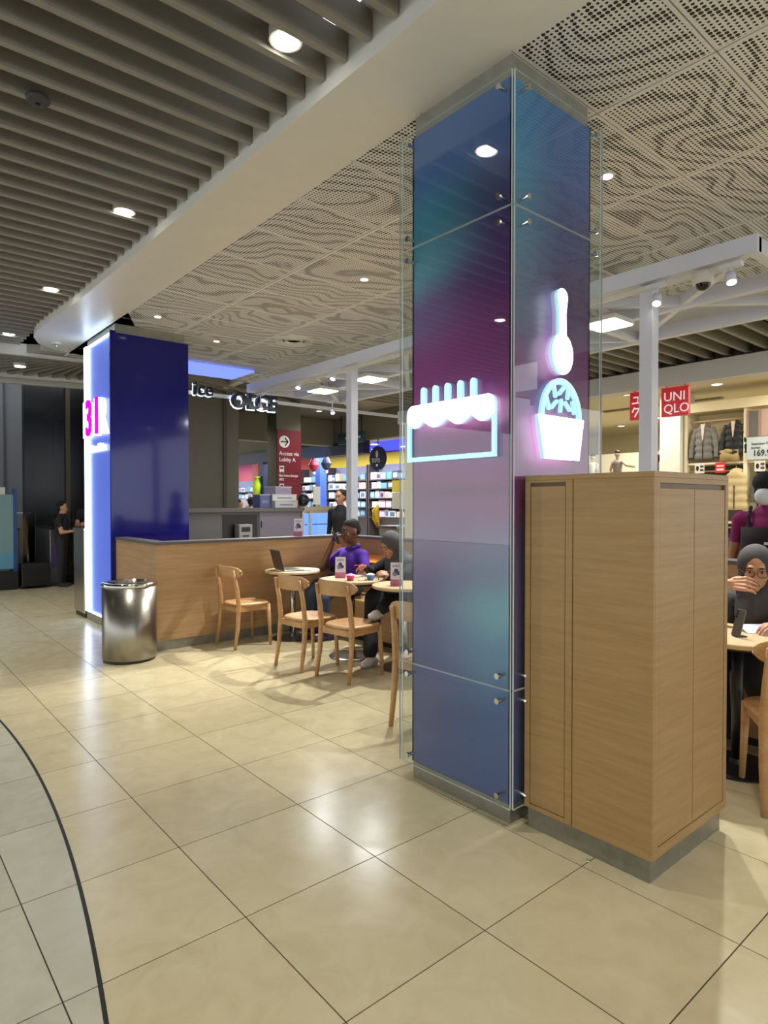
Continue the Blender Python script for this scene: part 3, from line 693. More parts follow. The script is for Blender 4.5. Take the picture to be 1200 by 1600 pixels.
# phone propped at the right table
ph = thing('phone_stand', 'mobile phone propped upright on the right-hand table', 'phone', (3.70, 1.40, .748), math.radians(-38))
Mp = Matrix.Rotation(math.radians(14), 4, 'Y')
MB().box(0, .009, -.038, .038, .004, .155, Mp).build('phone_body', mat('phone_grey', (92, 90, 84), .3, .3), ph, .003)
for z in (.14, .125, .11): MB().lathe([(.006, 0), (.006, .003)], 12, Mp @ Matrix.Translation((0, .024, z)) @ Matrix.Rotation(-PI / 2, 4, 'Y')).build('camera_lens', M_black, ph)
MB().box(-.002, .06, -.02, .02, 0, .006).build('stand_foot', M_black, ph)
tag(MB().box(-.07, .07, -.05, .05, 0, .004).add([(-.07, -.05, .004), (.07, -.05, .004), (.07, .05, .035), (-.07, .05, .035)], [(0, 1, 2, 3)]).build('leaflet', mat('leaflet_blue', (196, 208, 232), .6), None, loc=(3.93, 1.38, .748), rot=(0, 0, -.7)), 'pale blue folded leaflet on the right-hand table', 'leaflet')

# ------------------------------------------------------------------ pergola of the kiosk
pg = thing('steel_pergola', 'white steel frame pergola with diagonal trusses over the kiosk', 'pergola', (4.6, 1.55, 0))
def pbar(name, p, q, wd, ht, m=M_steelwhite):
    o = Vector((4.6, 1.55, 0)); return MB().bar(Vector(p) - o, Vector(q) - o, wd, ht).build(name, m, pg)
XA, XB, XC, YA, YB, ZP = 4.62, 5.45, 6.3, 1.65, 8.62, 3.2
for y in (2.40, 6.14): pbar('post', (4.68, y, .0), (4.68, y, ZP - .07), .10, .10)
for x in (XA, XB, XC): pbar('long_beam', (x, YA - .035, ZP), (x, YB, ZP), .08, .12)
for y in (YA, 3.35, 5.1, 6.9, YB): pbar('cross_beam', (XA, y, ZP), (XC, y, ZP), .07, .10)
ys_ = [YA, 3.35, 5.1, 6.9, YB]
for a, b in zip(ys_[:-1], ys_[1:]):
    m_ = (a + b) / 2
    for x0, x1 in ((XA, XB), (XC, XB)):
        pbar('diagonal', (x0, a, ZP), (x1, m_, ZP), .055, .08); pbar('diagonal', (x1, m_, ZP), (x0, b, ZP), .055, .08)
pbar('track_rail', (XA, YA + .1, ZP - .10), (XA, YB - .2, ZP - .10), .035, .035, M_white)
def panel_light(label, x, y, power):
    power = 14
    t = thing('panel_light', label, 'light', (x, y, 3.06))
    MB().box(-.17, .17, -.17, .17, .012, .05).build('housing', M_white, t); MB().box(-.155, .155, -.155, .155, 0, .012).build('diffuser', M_lampc, t)
    MB().bar((0, 0, .05), (0, 0, .10), .03, .03).build('bracket', M_white, t)
    lamp('lamp_light', 'AREA', (0, 0, -.02), power, COOL, .3, (0, 0, 0), t, sy=.3)
panel_light('bright square panel light right of the gradient pillar', 5.19, 3.05, 45)
panel_light('bright square panel light right of the thin white post', 5.15, 6.37, 45)
panel_light('bright square panel light left of the thin white post', 5.17, 7.47, 45)
panel_light('square panel light deeper over the kiosk counter', 5.85, 4.7, 45)
def spot(label, x, y, z, d, power, top=None):
    t = thing('spotlight', label, 'spotlight', (x, y, z)); d = Vector(d).normalized()
    MB().tube([Vector((0, 0, 0)) - d * .06, d * .02], [.03, .034], 16).build('head', M_steelwhite, t, smooth=True)
    MB().tube([d * .018, d * .024], .029, 16).build('lens', M_lampw, t)
    q = Vector((0, 0, (top if top else ZP - .12) - z)); MB().tube([-d * .03, -d * .03 * .2 + q * .6, q], .009, 8).build('stem', M_steelwhite, t)
    MB().box(-.025, .025, -.07, .07, q.z - .0, q.z + .03).build('adapter', M_steelwhite, t)
    lamp('lamp_light', 'SPOT', d * .04, power, WARM, .022, aim(d), t, 1.05, .4); return t
spot('white track spotlight at the head of the right white post', 4.60, 2.30, 2.98, (-.45, -.15, -1), 150)
spot('white track spotlight near the pergola corner by the camera dome', 4.60, 1.78, 3.0, (-.3, -.25, -1), 150)
spot('white track spotlight above the laptop table', 4.62, 7.25, 3.04, (-.42, -.22, -1), 260)
spot('white track spotlight beside the thin white post', 4.62, 6.45, 3.04, (-.5, -.12, -1), 280)
spot('white track spotlight hidden behind the gradient pillar', 4.62, 4.7, 3.04, (-.5, .0, -1), 280)
spot('white spotlight hanging right of the black letters', 5.79, 8.1, 2.9, (0, -.4, -1), 60)
spot('white spotlight hanging below the black halo letters', 4.72, 8.45, 2.9, (0, -.4, -1), 60)
dm = thing('dome_camera', 'white dome security camera under the pergola beam', 'camera', (4.63, 1.98, 3.03))
MB().lathe([(.065, .0), (.07, .02), (.07, .07), (.05, .09)], 24).build('housing', M_white, dm, smooth=True); MB().ball((0, 0, .0), (.05, .05, .045)).build('dome', mat('dome_black', (14, 14, 16), .1), dm, smooth=True)
# halo letters at the rear edge of the pergola
M_halo = emis('halo_white', (215, 232, 255), 2.5)
hl = thing('halo_lettering', 'black channel letters with white halo on pergola rear edge', 'sign', (3.70, 8.54, 2.92))
text('letter_row', 'ice', .26, M_black, (.0, 0, .09), RY, hl, .03, bold=.006); text('letter_glow', 'ice', .26, M_halo, (.0, .035, .082), RY, hl, .004, bold=.010)
text('letter_row', 'OLCE', .30, M_black, (.58, -.02, -.03), RY, hl, .04, bold=.01); text('letter_glow', 'OLCE', .30, M_halo, (.58, .035, -.04), RY, hl, .004, bold=.014)
MB().bar((-.1, .08, .12), (3.9, .08, .12), .04, .05).build('mounting_bar', M_steelwhite, hl)
struct(box('ceiling_lightpanel', 3.72, 4.78, 8.75, 9.5, 3.485, 3.51, emis('sky_blue_panel', (120, 140, 255), 1.15)))

# ------------------------------------------------------------------ kiosk rear counter
kc = thing('service_counter', 'dark grey kiosk service counter behind the wooden partition', 'counter', (3.5, 8.6, 0))
M_ctr = mat('counter_grey', (98, 98, 104), .5); M_ctr2 = mat('counter_violet_grey', (120, 116, 132), .45)
pbox('body', 3.5, 5.52, 8.62, 9.2, .08, 1.34, M_ctr, kc); pbox('worktop', 3.4, 5.545, 8.55, 9.25, 1.34, 1.40, M_cap, kc, .006); pbox('plinth', 3.55, 5.5, 8.68, 9.15, 0, .08, M_black, kc)
pbox('recess', 4.18, 4.75, 8.612, 8.622, .8, 1.3, M_black, kc); pbox('side_panel', 4.78, 5.52, 8.60, 8.62, .1, 1.34, M_ctr2, kc); pbox('handle', 4.80, 4.815, 8.585, 8.60, 1.1, 1.2, M_black, kc)
pos = thing('card_terminal', 'pale grey machine standing inside the counter recess', 'machine', (4.48, 8.55, .9))
pbox('body', 4.36, 4.58, 8.45, 8.6, .9, 1.16, mat('pale_machine', (150, 150, 156), .5), pos, .01); pbox('screen', 4.40, 4.54, 8.445, 8.45, 1.05, 1.12, M_black, pos); pbox('slot', 4.42, 4.52, 8.445, 8.45, .98, 1.0, M_black, pos)
pbox('pedestal', 4.42, 4.52, 8.48, 8.58, 0, .9, M_black, pos)
fz = thing('display_freezer', 'steel display freezer with blue lit glass windows', 'freezer', (5.56, 8.5, 0))
pbox('body', 5.56, 6.16, 8.62, 9.2, .1, 1.36, M_steel, fz); pbox('plinth', 5.6, 6.12, 8.66, 9.15, 0, .1, M_black, fz)
M_fz = emis('freezer_glow', (110, 150, 245), 1.3)
for x0, x1 in ((5.58, 5.68), (5.73, 6.12)):
    fr = pbox('window', x0, x1, 8.612, 8.622, .75, 1.31, M_fz, fz); 
    pbox('window_glass', x0, x1, 8.600, 8.606, .75, 1.31, M_glass, fz); pbox('shelf_tray', x0 + .02, x1 - .03, 8.606, 8.612, 1.12, 1.135, mat('tray_blue', (50, 66, 120), .4), fz)
for x in (5.555, 5.70, 6.13): pbox('window_frame', x - .018, x + .018, 8.585, 8.62, .7, 1.34, mat('pale_frame', (186, 184, 172), .4), fz)
pbox('top_ledge', 5.56, 6.18, 8.55, 9.22, 1.36, 1.42, M_steel, fz, .005)
def carton(label, x, y, z, a, b, c, rz, col):
    t = thing('carton', label, 'box', (x, y, z), rz)
    MB().box(-a, a, -b, b, 0, c).build('box_body', mat('carton_' + label.split()[0] + str(len(label)), col, .6), t, .004); MB().box(-a * 1.03, a * 1.03, -b * 1.03, b * 1.03, c, c + .012).build('lid', mat('carton_lid', (206, 204, 196), .5), t)
    MB().box(-a * .6, a * .6, -b - .003, -b, c * .35, c * .6).build('printed_label', mat('print_grey', (140, 132, 160), .5), t); return t
carton('white carton lowest of the pile beside the red sign', 5.30, 8.85, 1.40, .22, .16, .10, .1, (196, 194, 190))
carton('grey white carton second in the pile by red sign', 5.30, 8.85, 1.513, .21, .15, .09, -.1, (206, 204, 200))
carton('violet carton on top of the pile by red sign', 5.26, 8.86, 1.616, .17, .13, .11, .2, (150, 140, 170))
carton('narrow blue carton leaning left of the pile', 4.98, 8.9, 1.40, .09, .12, .2, .0, (96, 106, 150))
sg = thing('counter_sign', 'blank white upright sign standing on the freezer top', 'sign', (5.93, 8.75, 1.42))
MB().box(-.07, .07, -.006, .006, .03, .33).build('sign_plate', M_white, sg); MB().box(-.05, .05, -.04, .04, 0, .03).build('sign_foot', M_steel, sg)
hd = tag(MB().ball((0, 0, .10), (.10, .09, .10)).ball((0, .0, .02), (.07, .07, .025)).build('black_canister', M_black, None, smooth=True, loc=(5.74, 8.86, 1.425)), 'black rounded canister beside the white upright sign', 'canister')

for lb, x, y, p in (('far ceiling light left of the directory pillar', 6.1, 12.6, 130), ('far ceiling light above the toy shop fascia', 8.8, 14.2, 130), ('far ceiling light over the dropped brown soffit tip', 8.2, 12.0, 130),
                    ('far ceiling light beside the thin white post', 7.6, 10.6, 130), ('far ceiling light deep left of the directory pillar', 7.0, 16.5, 130), ('far ceiling light at the brown soffit rim', 9.0, 16.0, 130)):
    downlight(lb, x, y, 3.565, .06, p, M_lampn, spot=2.4)
# ------------------------------------------------------------------ far walls and directory pillar
M_olive = mat('taupe_wall', (112, 108, 94), .7, var=.04)
struct(box('wall_rear', 4.3, 5.62, 10.9, 11.6, 0, 3.72, M_olive)); struct(box('trim_5', 5.3, 5.36, 10.86, 10.9, 0, 3.7, mat('taupe_dark', (84, 80, 70), .7)))
struct(box('wall_bulkhead', 5.62, 9.6, 13.4, 13.7, 2.95, 3.72, mat('taupe_bulkhead', (122, 118, 104), .7)))
dp = thing('directory_pillar', 'square grey pillar carrying a red direction sign behind counter', 'pillar', (6.71, 11.35, 0))
pbox('shaft', 6.71, 7.29, 11.36, 11.73, 0, 3.62, M_olive, dp)
M_red = mat('maroon_sign', (112, 14, 38), .45)
pn = pbox('sign_board', 6.715, 7.285, 11.335, 11.36, .9, 2.985, M_red, dp); M_sw = mat('sign_white', (226, 222, 220), .5)
def psub(b, m, name): return b.build(name, m, pn)
psub(MB().prism([(.16 + .125 * math.cos(a), -2.735 + .125 * math.sin(a)) for a in np.linspace(0, 2 * PI, 28, False)], -.02, -.015, Matrix.Rotation(-PI / 2, 4, 'X') @ Matrix.Identity(4)) if False else MB().tube([(.17, -.02, 2.74), (.17, -.014, 2.74)], .125, 28), M_sw, 'arrow_disc')
ar = MB(); ar.bar((.085, -.024, 2.74), (.25, -.024, 2.74), .006, .026); ar.bar((.255, -.024, 2.74), (.185, -.024, 2.82), .006, .028); ar.bar((.255, -.024, 2.74), (.185, -.024, 2.66), .006, .028)
psub(ar, mat('arrow_maroon', (60, 24, 30), .5), 'arrow')
for tx, z, s in (('Access via', 2.46, .115), ('Lobby A', 2.335, .115), ('Bus Interchange', 2.02, .07), ('#02', 1.94, .07), ('Taxi B1', 1.60, .07)):
    text('lettering', tx, s, M_sw, (.045, -.018, z), RY, pn, .002, bold=.001)
for z in (2.12, 1.75):
    psub(MB().box(.05, .16, -.02, -.016, z, z + .12), M_sw, 'pictogram'); psub(MB().box(.065, .145, -.023, -.02, z + .055, z + .095), M_red, 'pictogram_window')
    psub(MB().box(.06, .08, -.02, -.016, z - .02, z).box(.13, .15, -.02, -.016, z - .02, z), M_sw, 'pictogram_wheel')

# ------------------------------------------------------------------ toy shop far behind
M_tnavy = mat('toy_navy', (14, 34, 74), .45)
struct(box('wall_toyshop_fascia', 9.65, 9.85, 12.2, 27, 2.70, 3.02, M_tnavy)); struct(box('wall_toyshop_above', 9.7, 9.9, 10.9, 27, 3.02, 3.72, mat('taupe_bulkhead', (122, 118, 104), .7)))
struct(box('wall_toyshop_back', 12.5, 12.7, 9.4, 30, 0, 3.4, mat('coral_wall', (226, 110, 96), .7)))
struct(box('wall_toyshop_yellow', 12.4, 12.49, 11.5, 17.5, 1.2, 3.0, mat('yellow_wall', (238, 208, 26), .6)))
struct(box('ceiling_toyshop', 9.9, 12.6, 9.4, 30, 3.05, 3.1, mat('toy_ceiling', (196, 196, 200), .6)))
for y0, y1 in ((11.4, 14.6), (15.2, 17.6), (20.6, 25.6)):
    struct(box('ceiling_toyshop_cove', 10.4, 12.3, y0, y1, 3.02, 3.04, emis('cove_blue', (66, 70, 255), 1.6)))
for y in (17.2,): struct(box('wall_toyshop_post', 9.6, 9.86, y - .16, y + .16, 0, 2.7, M_tnavy))
struct(box('wall_toyshop_end', 9.6, 9.86, 10.25, 10.55, 0, 3.02, M_tnavy)); 
for k, (y, c, nm) in enumerate(((19.95, (222, 120, 104), 'coral'), (16.0, (60, 92, 190), 'blue'))):
    tag(MB().box(-.12, .12, -.12, .12, 0, 3.05).box(-.16, .16, -.16, .16, 0, .1).build('shop_post', mat('post_' + nm, c, .5), None, loc=(11.0, y, 0)), '%s square post inside the far toy shop' % nm, 'post')
def shelf(label, x, y0, y1, levels):
    t = thing('display_shelf', label, 'shelf', (x, y0, 0))
    M_sh = mat('shelf_brown', (70, 58, 54), .6)
    pbox('back_panel', x + .38, x + .40, y0, y1, .1, levels[-1] + .45, mat('shelf_back', (132, 130, 136), .7), t)
    for y in (y0, y1): pbox('upright', x, x + .38, y - .02, y + .02, 0, levels[-1] + .45, M_sh, t)
    for z in levels: pbox('shelf_board', x, x + .38, y0 + .02, y1 - .02, z - .03, z, M_sh, t)
    return t
LV = [1.06, 1.34, 1.62, 1.90, 2.17]
shelf('toy shelf against the yellow wall right of the red sign', 11.9, 14.9, 17.0, LV)
shelf('toy shelf at the far right edge beside pillar glass', 11.9, 12.9, 14.8, LV)
shelf('toy shelf just right of the red directory sign', 11.9, 17.3, 18.6, LV)
shelf('toy shelf with clothes rack left of the directory pillar', 11.9, 21.6, 25.4, LV[2:4])
NUMS = 'first second third fourth fifth sixth seventh eighth ninth tenth eleventh twelfth thirteenth fourteenth fifteenth sixteenth'.split()
cnames = 'silver,pale blue,sky blue,pale pink,white,mauve,slate,sand,teal,black'.split(',')
cols = [(206, 212, 220), (170, 196, 214), (120, 172, 204), (222, 190, 206), (226, 226, 222), (196, 150, 180), (90, 110, 130), (230, 210, 150), (96, 150, 160), (60, 60, 66)]
tm = {}
for sh, (ya, yb, lvs, nm, pal) in enumerate(((14.95, 16.95, LV, 'yellow-backed', None), (12.95, 14.75, LV, 'rightmost', None), (17.35, 18.55, LV, 'sign-side', None), (21.65, 25.35, LV[2:4], 'coral-walled', None))):
    for li, z in enumerate(lvs):
        y = ya + .08; nb = 0
        while y < yb - .12:
            wd = random.choice((.09, .11, .13, .15)); ht = random.uniform(.15, .235); ci = random.randrange(len(cols))
            if li == len(lvs) - 1 and random.random() < .15: y += .2; continue
            key = (wd, ci)
            if key not in tm:
                b = MB().box(-.09, .09, -wd, wd, 0, 1); tm[key] = b.mesh('toy_box', mat('toy_c%d' % ci, cols[ci], .5))
                wm = MB().box(-.094, -.09, -wd * .7, wd * .7, .15, .75).mesh('toy_window', mat('toy_c%d' % ((ci * 3 + 4) % 10), cols[(ci * 3 + 4) % 10], .4)); tm[(wd, ci, 'w')] = wm
            o = bpy.data.objects.new('toy_box', tm[key]); C.objects.link(o); o.location = (12.05, y + wd, z); o.scale = (1, 1, ht)
            nb += 1; tag(o, '%s toy, %s from right, %s board of %s shelf' % (cnames[ci], NUMS[nb - 1], ['lowest', 'second', 'third', 'fourth', 'top'][li], nm), 'toy', 'boxed toys on the %s shelf' % nm)
            o2 = bpy.data.objects.new('printed_front', tm[(wd, ci, 'w')]); C.objects.link(o2); o2.parent = o
            y += wd * 2 + random.uniform(.0, .05)
for k, (y, z, c, nm) in enumerate(((15.8, 2.6, (150, 24, 34), 'dark red'), (15.15, 2.62, (36, 48, 76), 'navy and white'), (21.6, 2.6, (30, 34, 70), 'navy'), (22.7, 2.55, (160, 60, 70), 'rose'))):
    t = thing('hanging_mobile', '%s cone shaped toy hanging from the toy shop ceiling' % nm, 'mobile', (10.6, y, z))
    MB().lathe([(.02, .28), (.16, 0), (.10, -.14), (.03, -.2)], 12).build('cone', mat('mobile_' + nm.replace(' ', '_'), c, .6), t); MB().tube([(0, 0, .28), (0, 0, 3.03 - z)], .006, 6).build('cord', M_black, t); MB().lathe([(.05, -.28), (.06, -.2)], 10).build('tassel', M_white, t)
k = 0
for nm, y in (('above the red sign edge', 17.6), ('over the yellow wall', 16.2), ('left of the white post', 15.2), ('right of the white post', 14.0), ('near pillar glass', 12.8), ('left over the coral wall', 23.6), ('right over the coral wall', 21.4)):
    for x in (10.5, 11.5):
        downlight('bright shop light %s, %s row' % (nm, 'front' if x < 11 else 'rear'), x, y, 3.0, .10, 0, M_lampc)
    lamp('shop_light', 'AREA', (10.9, y, 2.98), 45, COOL, .8)
rs = thing('round_shop_sign', 'round navy hanging sign of the far toy shop', 'sign', (9.74, 11.75, 2.55))
MB().tube([(-.03, 0, 0), (.03, 0, 0)], .29, 32).build('disc', M_tnavy, rs); MB().tube([(0, 0, .27), (0, 0, .475)], .012, 8).build('hanger', M_black, rs)
MB().ball((-.034, 0, .10), (.006, .05, .09)).build('emblem', M_sw, rs); text('lettering', 'TOYS', .14, M_sw, (-.034, .2, -.10), RX, rs, .003, sx=.9); MB().ball((-.034, 0, -.17), (.006, .04, .03)).build('emblem_dot', M_sw, rs)
tg = thing('hanging_store_sign', 'dark teal hanging board above the far toy shop entrance', 'sign', (9.2, 12.1, 2.9))
MB().box(-.03, .03, -.5, .5, 0, .26).build('board', mat('teal_dark', (30, 62, 66), .5), tg); MB().box(-.034, -.03, -.4, .2, .1, .16).build('lettering_band', mat('teal_pale', (150, 180, 176), .5), tg); MB().bar((0, -.4, .26), (0, -.4, .7), .02, .02).bar((0, .4, .26), (0, .4, .7), .02, .02).build('hanger', M_black, tg)
yb = thing('promotion_table', 'bargain stand with yellow top sign and banana cushion', 'stand', (8.6, 9.6, 0))
pbox('base', 8.5, 9.1, 9.65, 10.2, 0, .95, mat('stand_grey', (150, 150, 146), .5), yb); pbox('tray', 8.45, 9.15, 9.6, 10.25, .95, 1.0, M_steel, yb); pbox('sign_header', 8.8, 8.86, 9.7, 10.15, 1.70, 1.95, mat('header_yellow', (226, 206, 80), .5), yb); pbox('sign_board', 8.8, 8.86, 9.7, 10.15, 1.35, 1.69, mat('header_cream', (206, 200, 180), .5), yb)
pbox('sign_pole', 8.86, 8.89, 9.9, 9.95, 1.0, 1.9, M_steel, yb)
bn = tag(MB().tube([(0, 0, .0), (-.02, .10, -.12), (0, .12, -.28), (.0, .05, -.42)], [.02, .05, .05, .02], 10).tube([(0, 0, .0), (-.02, .02, -.14), (0, .02, -.30), (.0, -.05, -.42)], [.02, .05, .05, .02], 10).build('banana_cushion', mat('banana_yellow', (236, 196, 40), .6), None, smooth=True, loc=(8.43, 10.17, 1.43)), 'yellow banana shaped cushion hanging by the bargain stand', 'cushion')
tag(MB().lathe([(.10, 0), (.14, .3), (.06, .5), (.14, .55)], 10).build('lime_toy', mat('lime', (190, 230, 40), .5), None, smooth=True, loc=(9.5, 17.25, 1.72)), 'lime green toy fixed to the navy shop post', 'toy')
for k in range(9):
    c = [(236, 232, 236), (196, 186, 220), (214, 220, 230)][k % 3]
    t = thing('hanging_shirt', 'pale %s shirt on the rack left of directory pillar, %s' % (['white', 'lilac', 'ice blue'][k % 3], ['leftmost of its colour', 'middle of its colour', 'rightmost of its colour'][2 - k // 3] ), 'shirt', (11.0, 20.9 + k * .3, 1.05), group='shirts on the toy shop rack')
    MB().prism([(-.13, 0), (.13, 0), (.12, .38), (.2, .3), (.24, .36), (.12, .52), (.04, .55), (-.04, .55), (-.12, .52), (-.24, .36), (-.2, .3), (-.12, .38)], -.02, .02, Matrix(((0, 0, 1, 0), (1, 0, 0, 0), (0, 1, 0, 0), (0, 0, 0, 1)))).build('fabric', mat('shirt%d' % (k % 3), c, .8), t)
    MB().bar((0, -.1, .53), (0, .1, .53), .01, .015).bar((0, 0, .54), (0, 0, .62), .008, .008).build('hanger', M_black, t)
rk = thing('clothes_rack', 'metal rail holding pale shirts in the far toy shop', 'rack', (11.0, 22.1, 0))
MB().bar((0, -1.5, 1.675), (0, 1.4, 1.675), .02, .02).build('rail', M_steel, rk); MB().bar((0, -1.5, 0), (0, -1.5, 1.675), .03, .03).build('rack_leg', M_steel, rk); MB().bar((0, 1.4, 0), (0, 1.4, 1.675), .03, .03).build('rack_leg', M_steel, rk)

# ------------------------------------------------------------------ clothes shop on the right
M_cream = mat('shop_cream', (222, 210, 176), .6)
struct(box('wall_shopfront_fascia', 8.12, 8.4, -2.5, 9.2, 3.0, 3.24, mat('fascia_grey', (206, 202, 198), .5))); struct(box('wall_shopfront_upper', 8.3, 8.4, -2.5, 9.2, 3.24, 3.9, M_olive))
struct(box('ceiling_shop', 8.4, 15.5, -3, 9.3, 3.22, 3.3, M_cream)); struct(box('wall_shop_back', 15.3, 15.5, -3, 9.3, 0, 3.3, M_cream)); struct(box('wall_shop_side', 8.4, 15.3, 9.1, 9.3, 0, 3.3, M_cream))
struct(box('wall_shop_display', 10.35, 10.5, 0, 4.52, 0, 2.86, mat('display_cream', (240, 226, 180), .6))); struct(box('trim_6', 9.9, 10.5, 0, 4.52, 2.86, 3.0, M_cream))
struct(box('wall_shop_column', 9.85, 10.35, 4.54, 4.86, 0, 3.22, mat('column_white', (226, 224, 212), .6)))
ub = []
def board(label, y0, y1, lines, mirror=False):
    t = thing('hanging_shop_sign', label, 'sign', (8.17, (y0 + y1) / 2, 2.60)); h = (y1 - y0) / 2
    MB().box(-.03, .03, -h, h, 0, .375).build('panel', mat('bright_red', (196, 20, 34), .4, emit=(190, 14, 28), es=.25), t); MB().bar((0, -h * .7, .375), (0, -h * .7, .405), .015, .015).bar((0, h * .7, .375), (0, h * .7, .405), .015, .015).build('hanger', M_steel, t)
    return t, h
M_lt = mat('sign_letter', (240, 232, 232), .5, emit=(255, 240, 240), es=.3)
t, h = board('red hanging board lettered UNIQLO in two lines', 3.652, 4.0, None)
text('lettering', 'UNI', .165, M_lt, (-.032, h - .03, .20), RX, t, .002, sx=1.0); text('lettering', 'QLO', .165, M_lt, (-.032, h - .03, .045), RX, t, .002, sx=.95)
t, h = board('red hanging board with katakana characters behind white post', 4.09, 4.437, None)
def strokes(name, segs, oy, oz, s):
    b = MB()
    for (a, c, d, e) in segs: b.bar((-.033, oy - a * s, oz + c * s), (-.033, oy - d * s, oz + e * s), .005, .018)
    b.build(name, M_lt, t)
strokes('character', [(.15, .8, .7, .8), (.7, .8, .62, .2), (.0, .2, 1, .2)], h - .03, .20, .13)
strokes('character', [(.15, .8, .85, .8), (.0, .2, 1, .2)], -.02, .20, .13)
strokes('character', [(.3, 1, .05, .5), (.3, .85, .85, .85), (.85, .85, .3, .0)], h - .03, .04, .13)
strokes('character', [(.1, .85, .9, .85), (.1, .1, .9, .1), (.1, .85, .1, .1), (.9, .85, .9, .1)], -.02, .04, .13)
for lb, x, y in (('round shop downlight nearest the grey fascia', 8.9, 3.05), ('round shop downlight left of the ring vent', 9.6, 3.9), ('round shop downlight above the jackets', 9.3, 2.5), ('round shop downlight deep over mannequins', 12.5, 6.2), ('round shop downlight behind the red boards', 9.4, 5.2), ('round shop downlight far back over the racks', 13.2, 7.4)):
    downlight(lb, x, y, 3.19, .07, 0, M_lampn)
for x, y in ((9.2, 2.6), (9.2, 5.2), (12.2, 3.4), (12.2, 6.6), (9.2, .2)): lamp('shop_light', 'AREA', (x, y, 3.15), 34, (1, .93, .76), 1.0)
rv = thing('ring_vent', 'round ceiling vent ring in the clothes shop ceiling', 'vent', (9.25, 2.75, 3.18))
for r in (.22, .15, .08): MB().lathe([(r, 0), (r + .03, 0), (r + .03, .03), (r, .03)], 32).build('ring', mat('vent_grey', (150, 142, 120), .6), rv)
for lb, y in (('long ceiling slot diffuser deep in the clothes shop', 6.0), ('second ceiling slot diffuser behind the red boards', 4.9)):
    tag(MB().box(-.05, .05, -.5, .5, 0, .02).box(-.07, .07, -.52, .52, .015, .025).build('slot_diffuser', mat('vent_grey', (150, 142, 120), .6), None, loc=(11.0, y, 3.19)), lb, 'vent')
# display shelving with garments
M_shf = mat('display_edge', (238, 228, 196), .5); M_dark = mat('display_dark_brown', (84, 72, 66), .7)  # dark brown for the unit back and the print on shelf cards
du = thing('display_unit', 'cream framed wall unit holding jackets in clothes shop', 'shelf unit', (9.95, 1.5, 0))
for y in (1.52, 2.6, 3.64, 4.50): pbox('upright', 9.95, 10.34, y - .025, y + .025, 0, 2.86, M_shf, du)
for z in (.5, 1.2, 2.09): pbox('shelf_board', 9.98, 10.34, 1.55, 4.47, z - .03, z, M_shf, du)
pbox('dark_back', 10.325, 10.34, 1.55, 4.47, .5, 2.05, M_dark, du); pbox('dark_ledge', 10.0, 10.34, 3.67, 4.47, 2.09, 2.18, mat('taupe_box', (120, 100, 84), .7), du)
for z in (2.72, 1.95): pbox('rail', 10.05, 10.07, 1.55, 4.47, z, z + .02, mat('wood_rail', (190, 160, 110), .5), du)
pbox('rail', 10.05, 10.07, 1.55, 4.47, 1.1, 1.12, M_steel, du)
def jacket(label, x, y, z, s, col, shirt=None, puff=5, sleeves=True, hood=True):
    t = thing('padded_jacket', label, 'jacket', (x, y, z)); m = mat('jacket_' + label.split()[0], col, .6, bump=.2, bs=25)
    def body(u, v):
        a = u * 2 * PI; tz = v; wv = .225 + .02 * (1 - tz); 
        if tz > .82: wv *= 1 - ((tz - .82) / .18) ** 1.6 * .62
        pf = .93 + .16 * abs(math.sin(PI * tz * puff)); ca, sa = math.cos(a), math.sin(a)
        return (math.copysign(abs(ca) ** .8, ca) * .11 * pf * s, math.copysign(abs(sa) ** .7, sa) * wv * pf * s, (-.62 + .62 * tz) * s * 1.5)
    b = MB(); b.grid(body, 28, 26, True); b.f.append(tuple(range(28))[::-1]); b.f.append(tuple(range(25 * 28, 26 * 28))); b.build('body', m, t, smooth=True)
    if sleeves:
        for sd in (-1, 1):
            P = [Vector((0, sd * .18, -.08)), Vector((-.01, sd * .27, -.3)), Vector((-.03, sd * .325, -.62)), Vector((-.05, sd * .34, -.88))]
            pth = []; rr = []
            for k in range(19):
                q = k / 18 * 3; i = min(2, int(q)); f_ = q - i; pth.append((P[i] * (1 - f_) + P[i + 1] * f_) * s); rr.append((.085 - .022 * k / 18) * (.92 + .20 * abs(math.sin(PI * k / 18 * 4.5))) * s)
            MB().tube(pth, rr, 12).build('sleeve', m, t, smooth=True)
    if hood: MB().ball((.03 * s, 0, -.01 * s), (.10 * s, .15 * s, .075 * s)).build('collar', m, t, smooth=True)
    if shirt: MB().prism([(-.055 * s, .03 * s), (.055 * s, .03 * s), (.006 * s, -.42 * s), (-.006 * s, -.42 * s)], -.135 * s, -.09 * s, Matrix(((0, 0, 1, 0), (1, 0, 0, 0), (0, 1, 0, 0), (0, 0, 0, 1)))).build('inner_lining', mat('lining_' + label.split()[0], shirt, .7), t)
    MB().box(-.124 * s, -.112 * s, -.006, .006, -.9 * s, -.35 * s).build('zip', M_black, t)
    MB().tube([(0, -.14 * s, -.02 * s), (0, 0, .06 * s), (0, .14 * s, -.02 * s)], .008, 6).tube([(0, 0, .06 * s), (0, 0, .115 * s)], .005, 6).build('hanger', mat('hanger_wood', (196, 160, 104), .5), t)
    return t
jacket('grey padded jacket hanging leftmost on the shop wall', 10.0, 4.235, 2.66, .56, (112, 110, 106), (216, 206, 196))
jacket('black padded jacket hanging right of the grey one', 10.0, 3.805, 2.67, .53, (26, 27, 34), (212, 190, 172))
jacket('cream padded vest hanging below the black jacket', 9.95, 3.76, 1.95, .62, (206, 184, 136), None, 5, False)
jacket('olive padded jacket hanging at right unit below price card', 9.98, 3.38, 1.93, .50, (96, 92, 78), None)
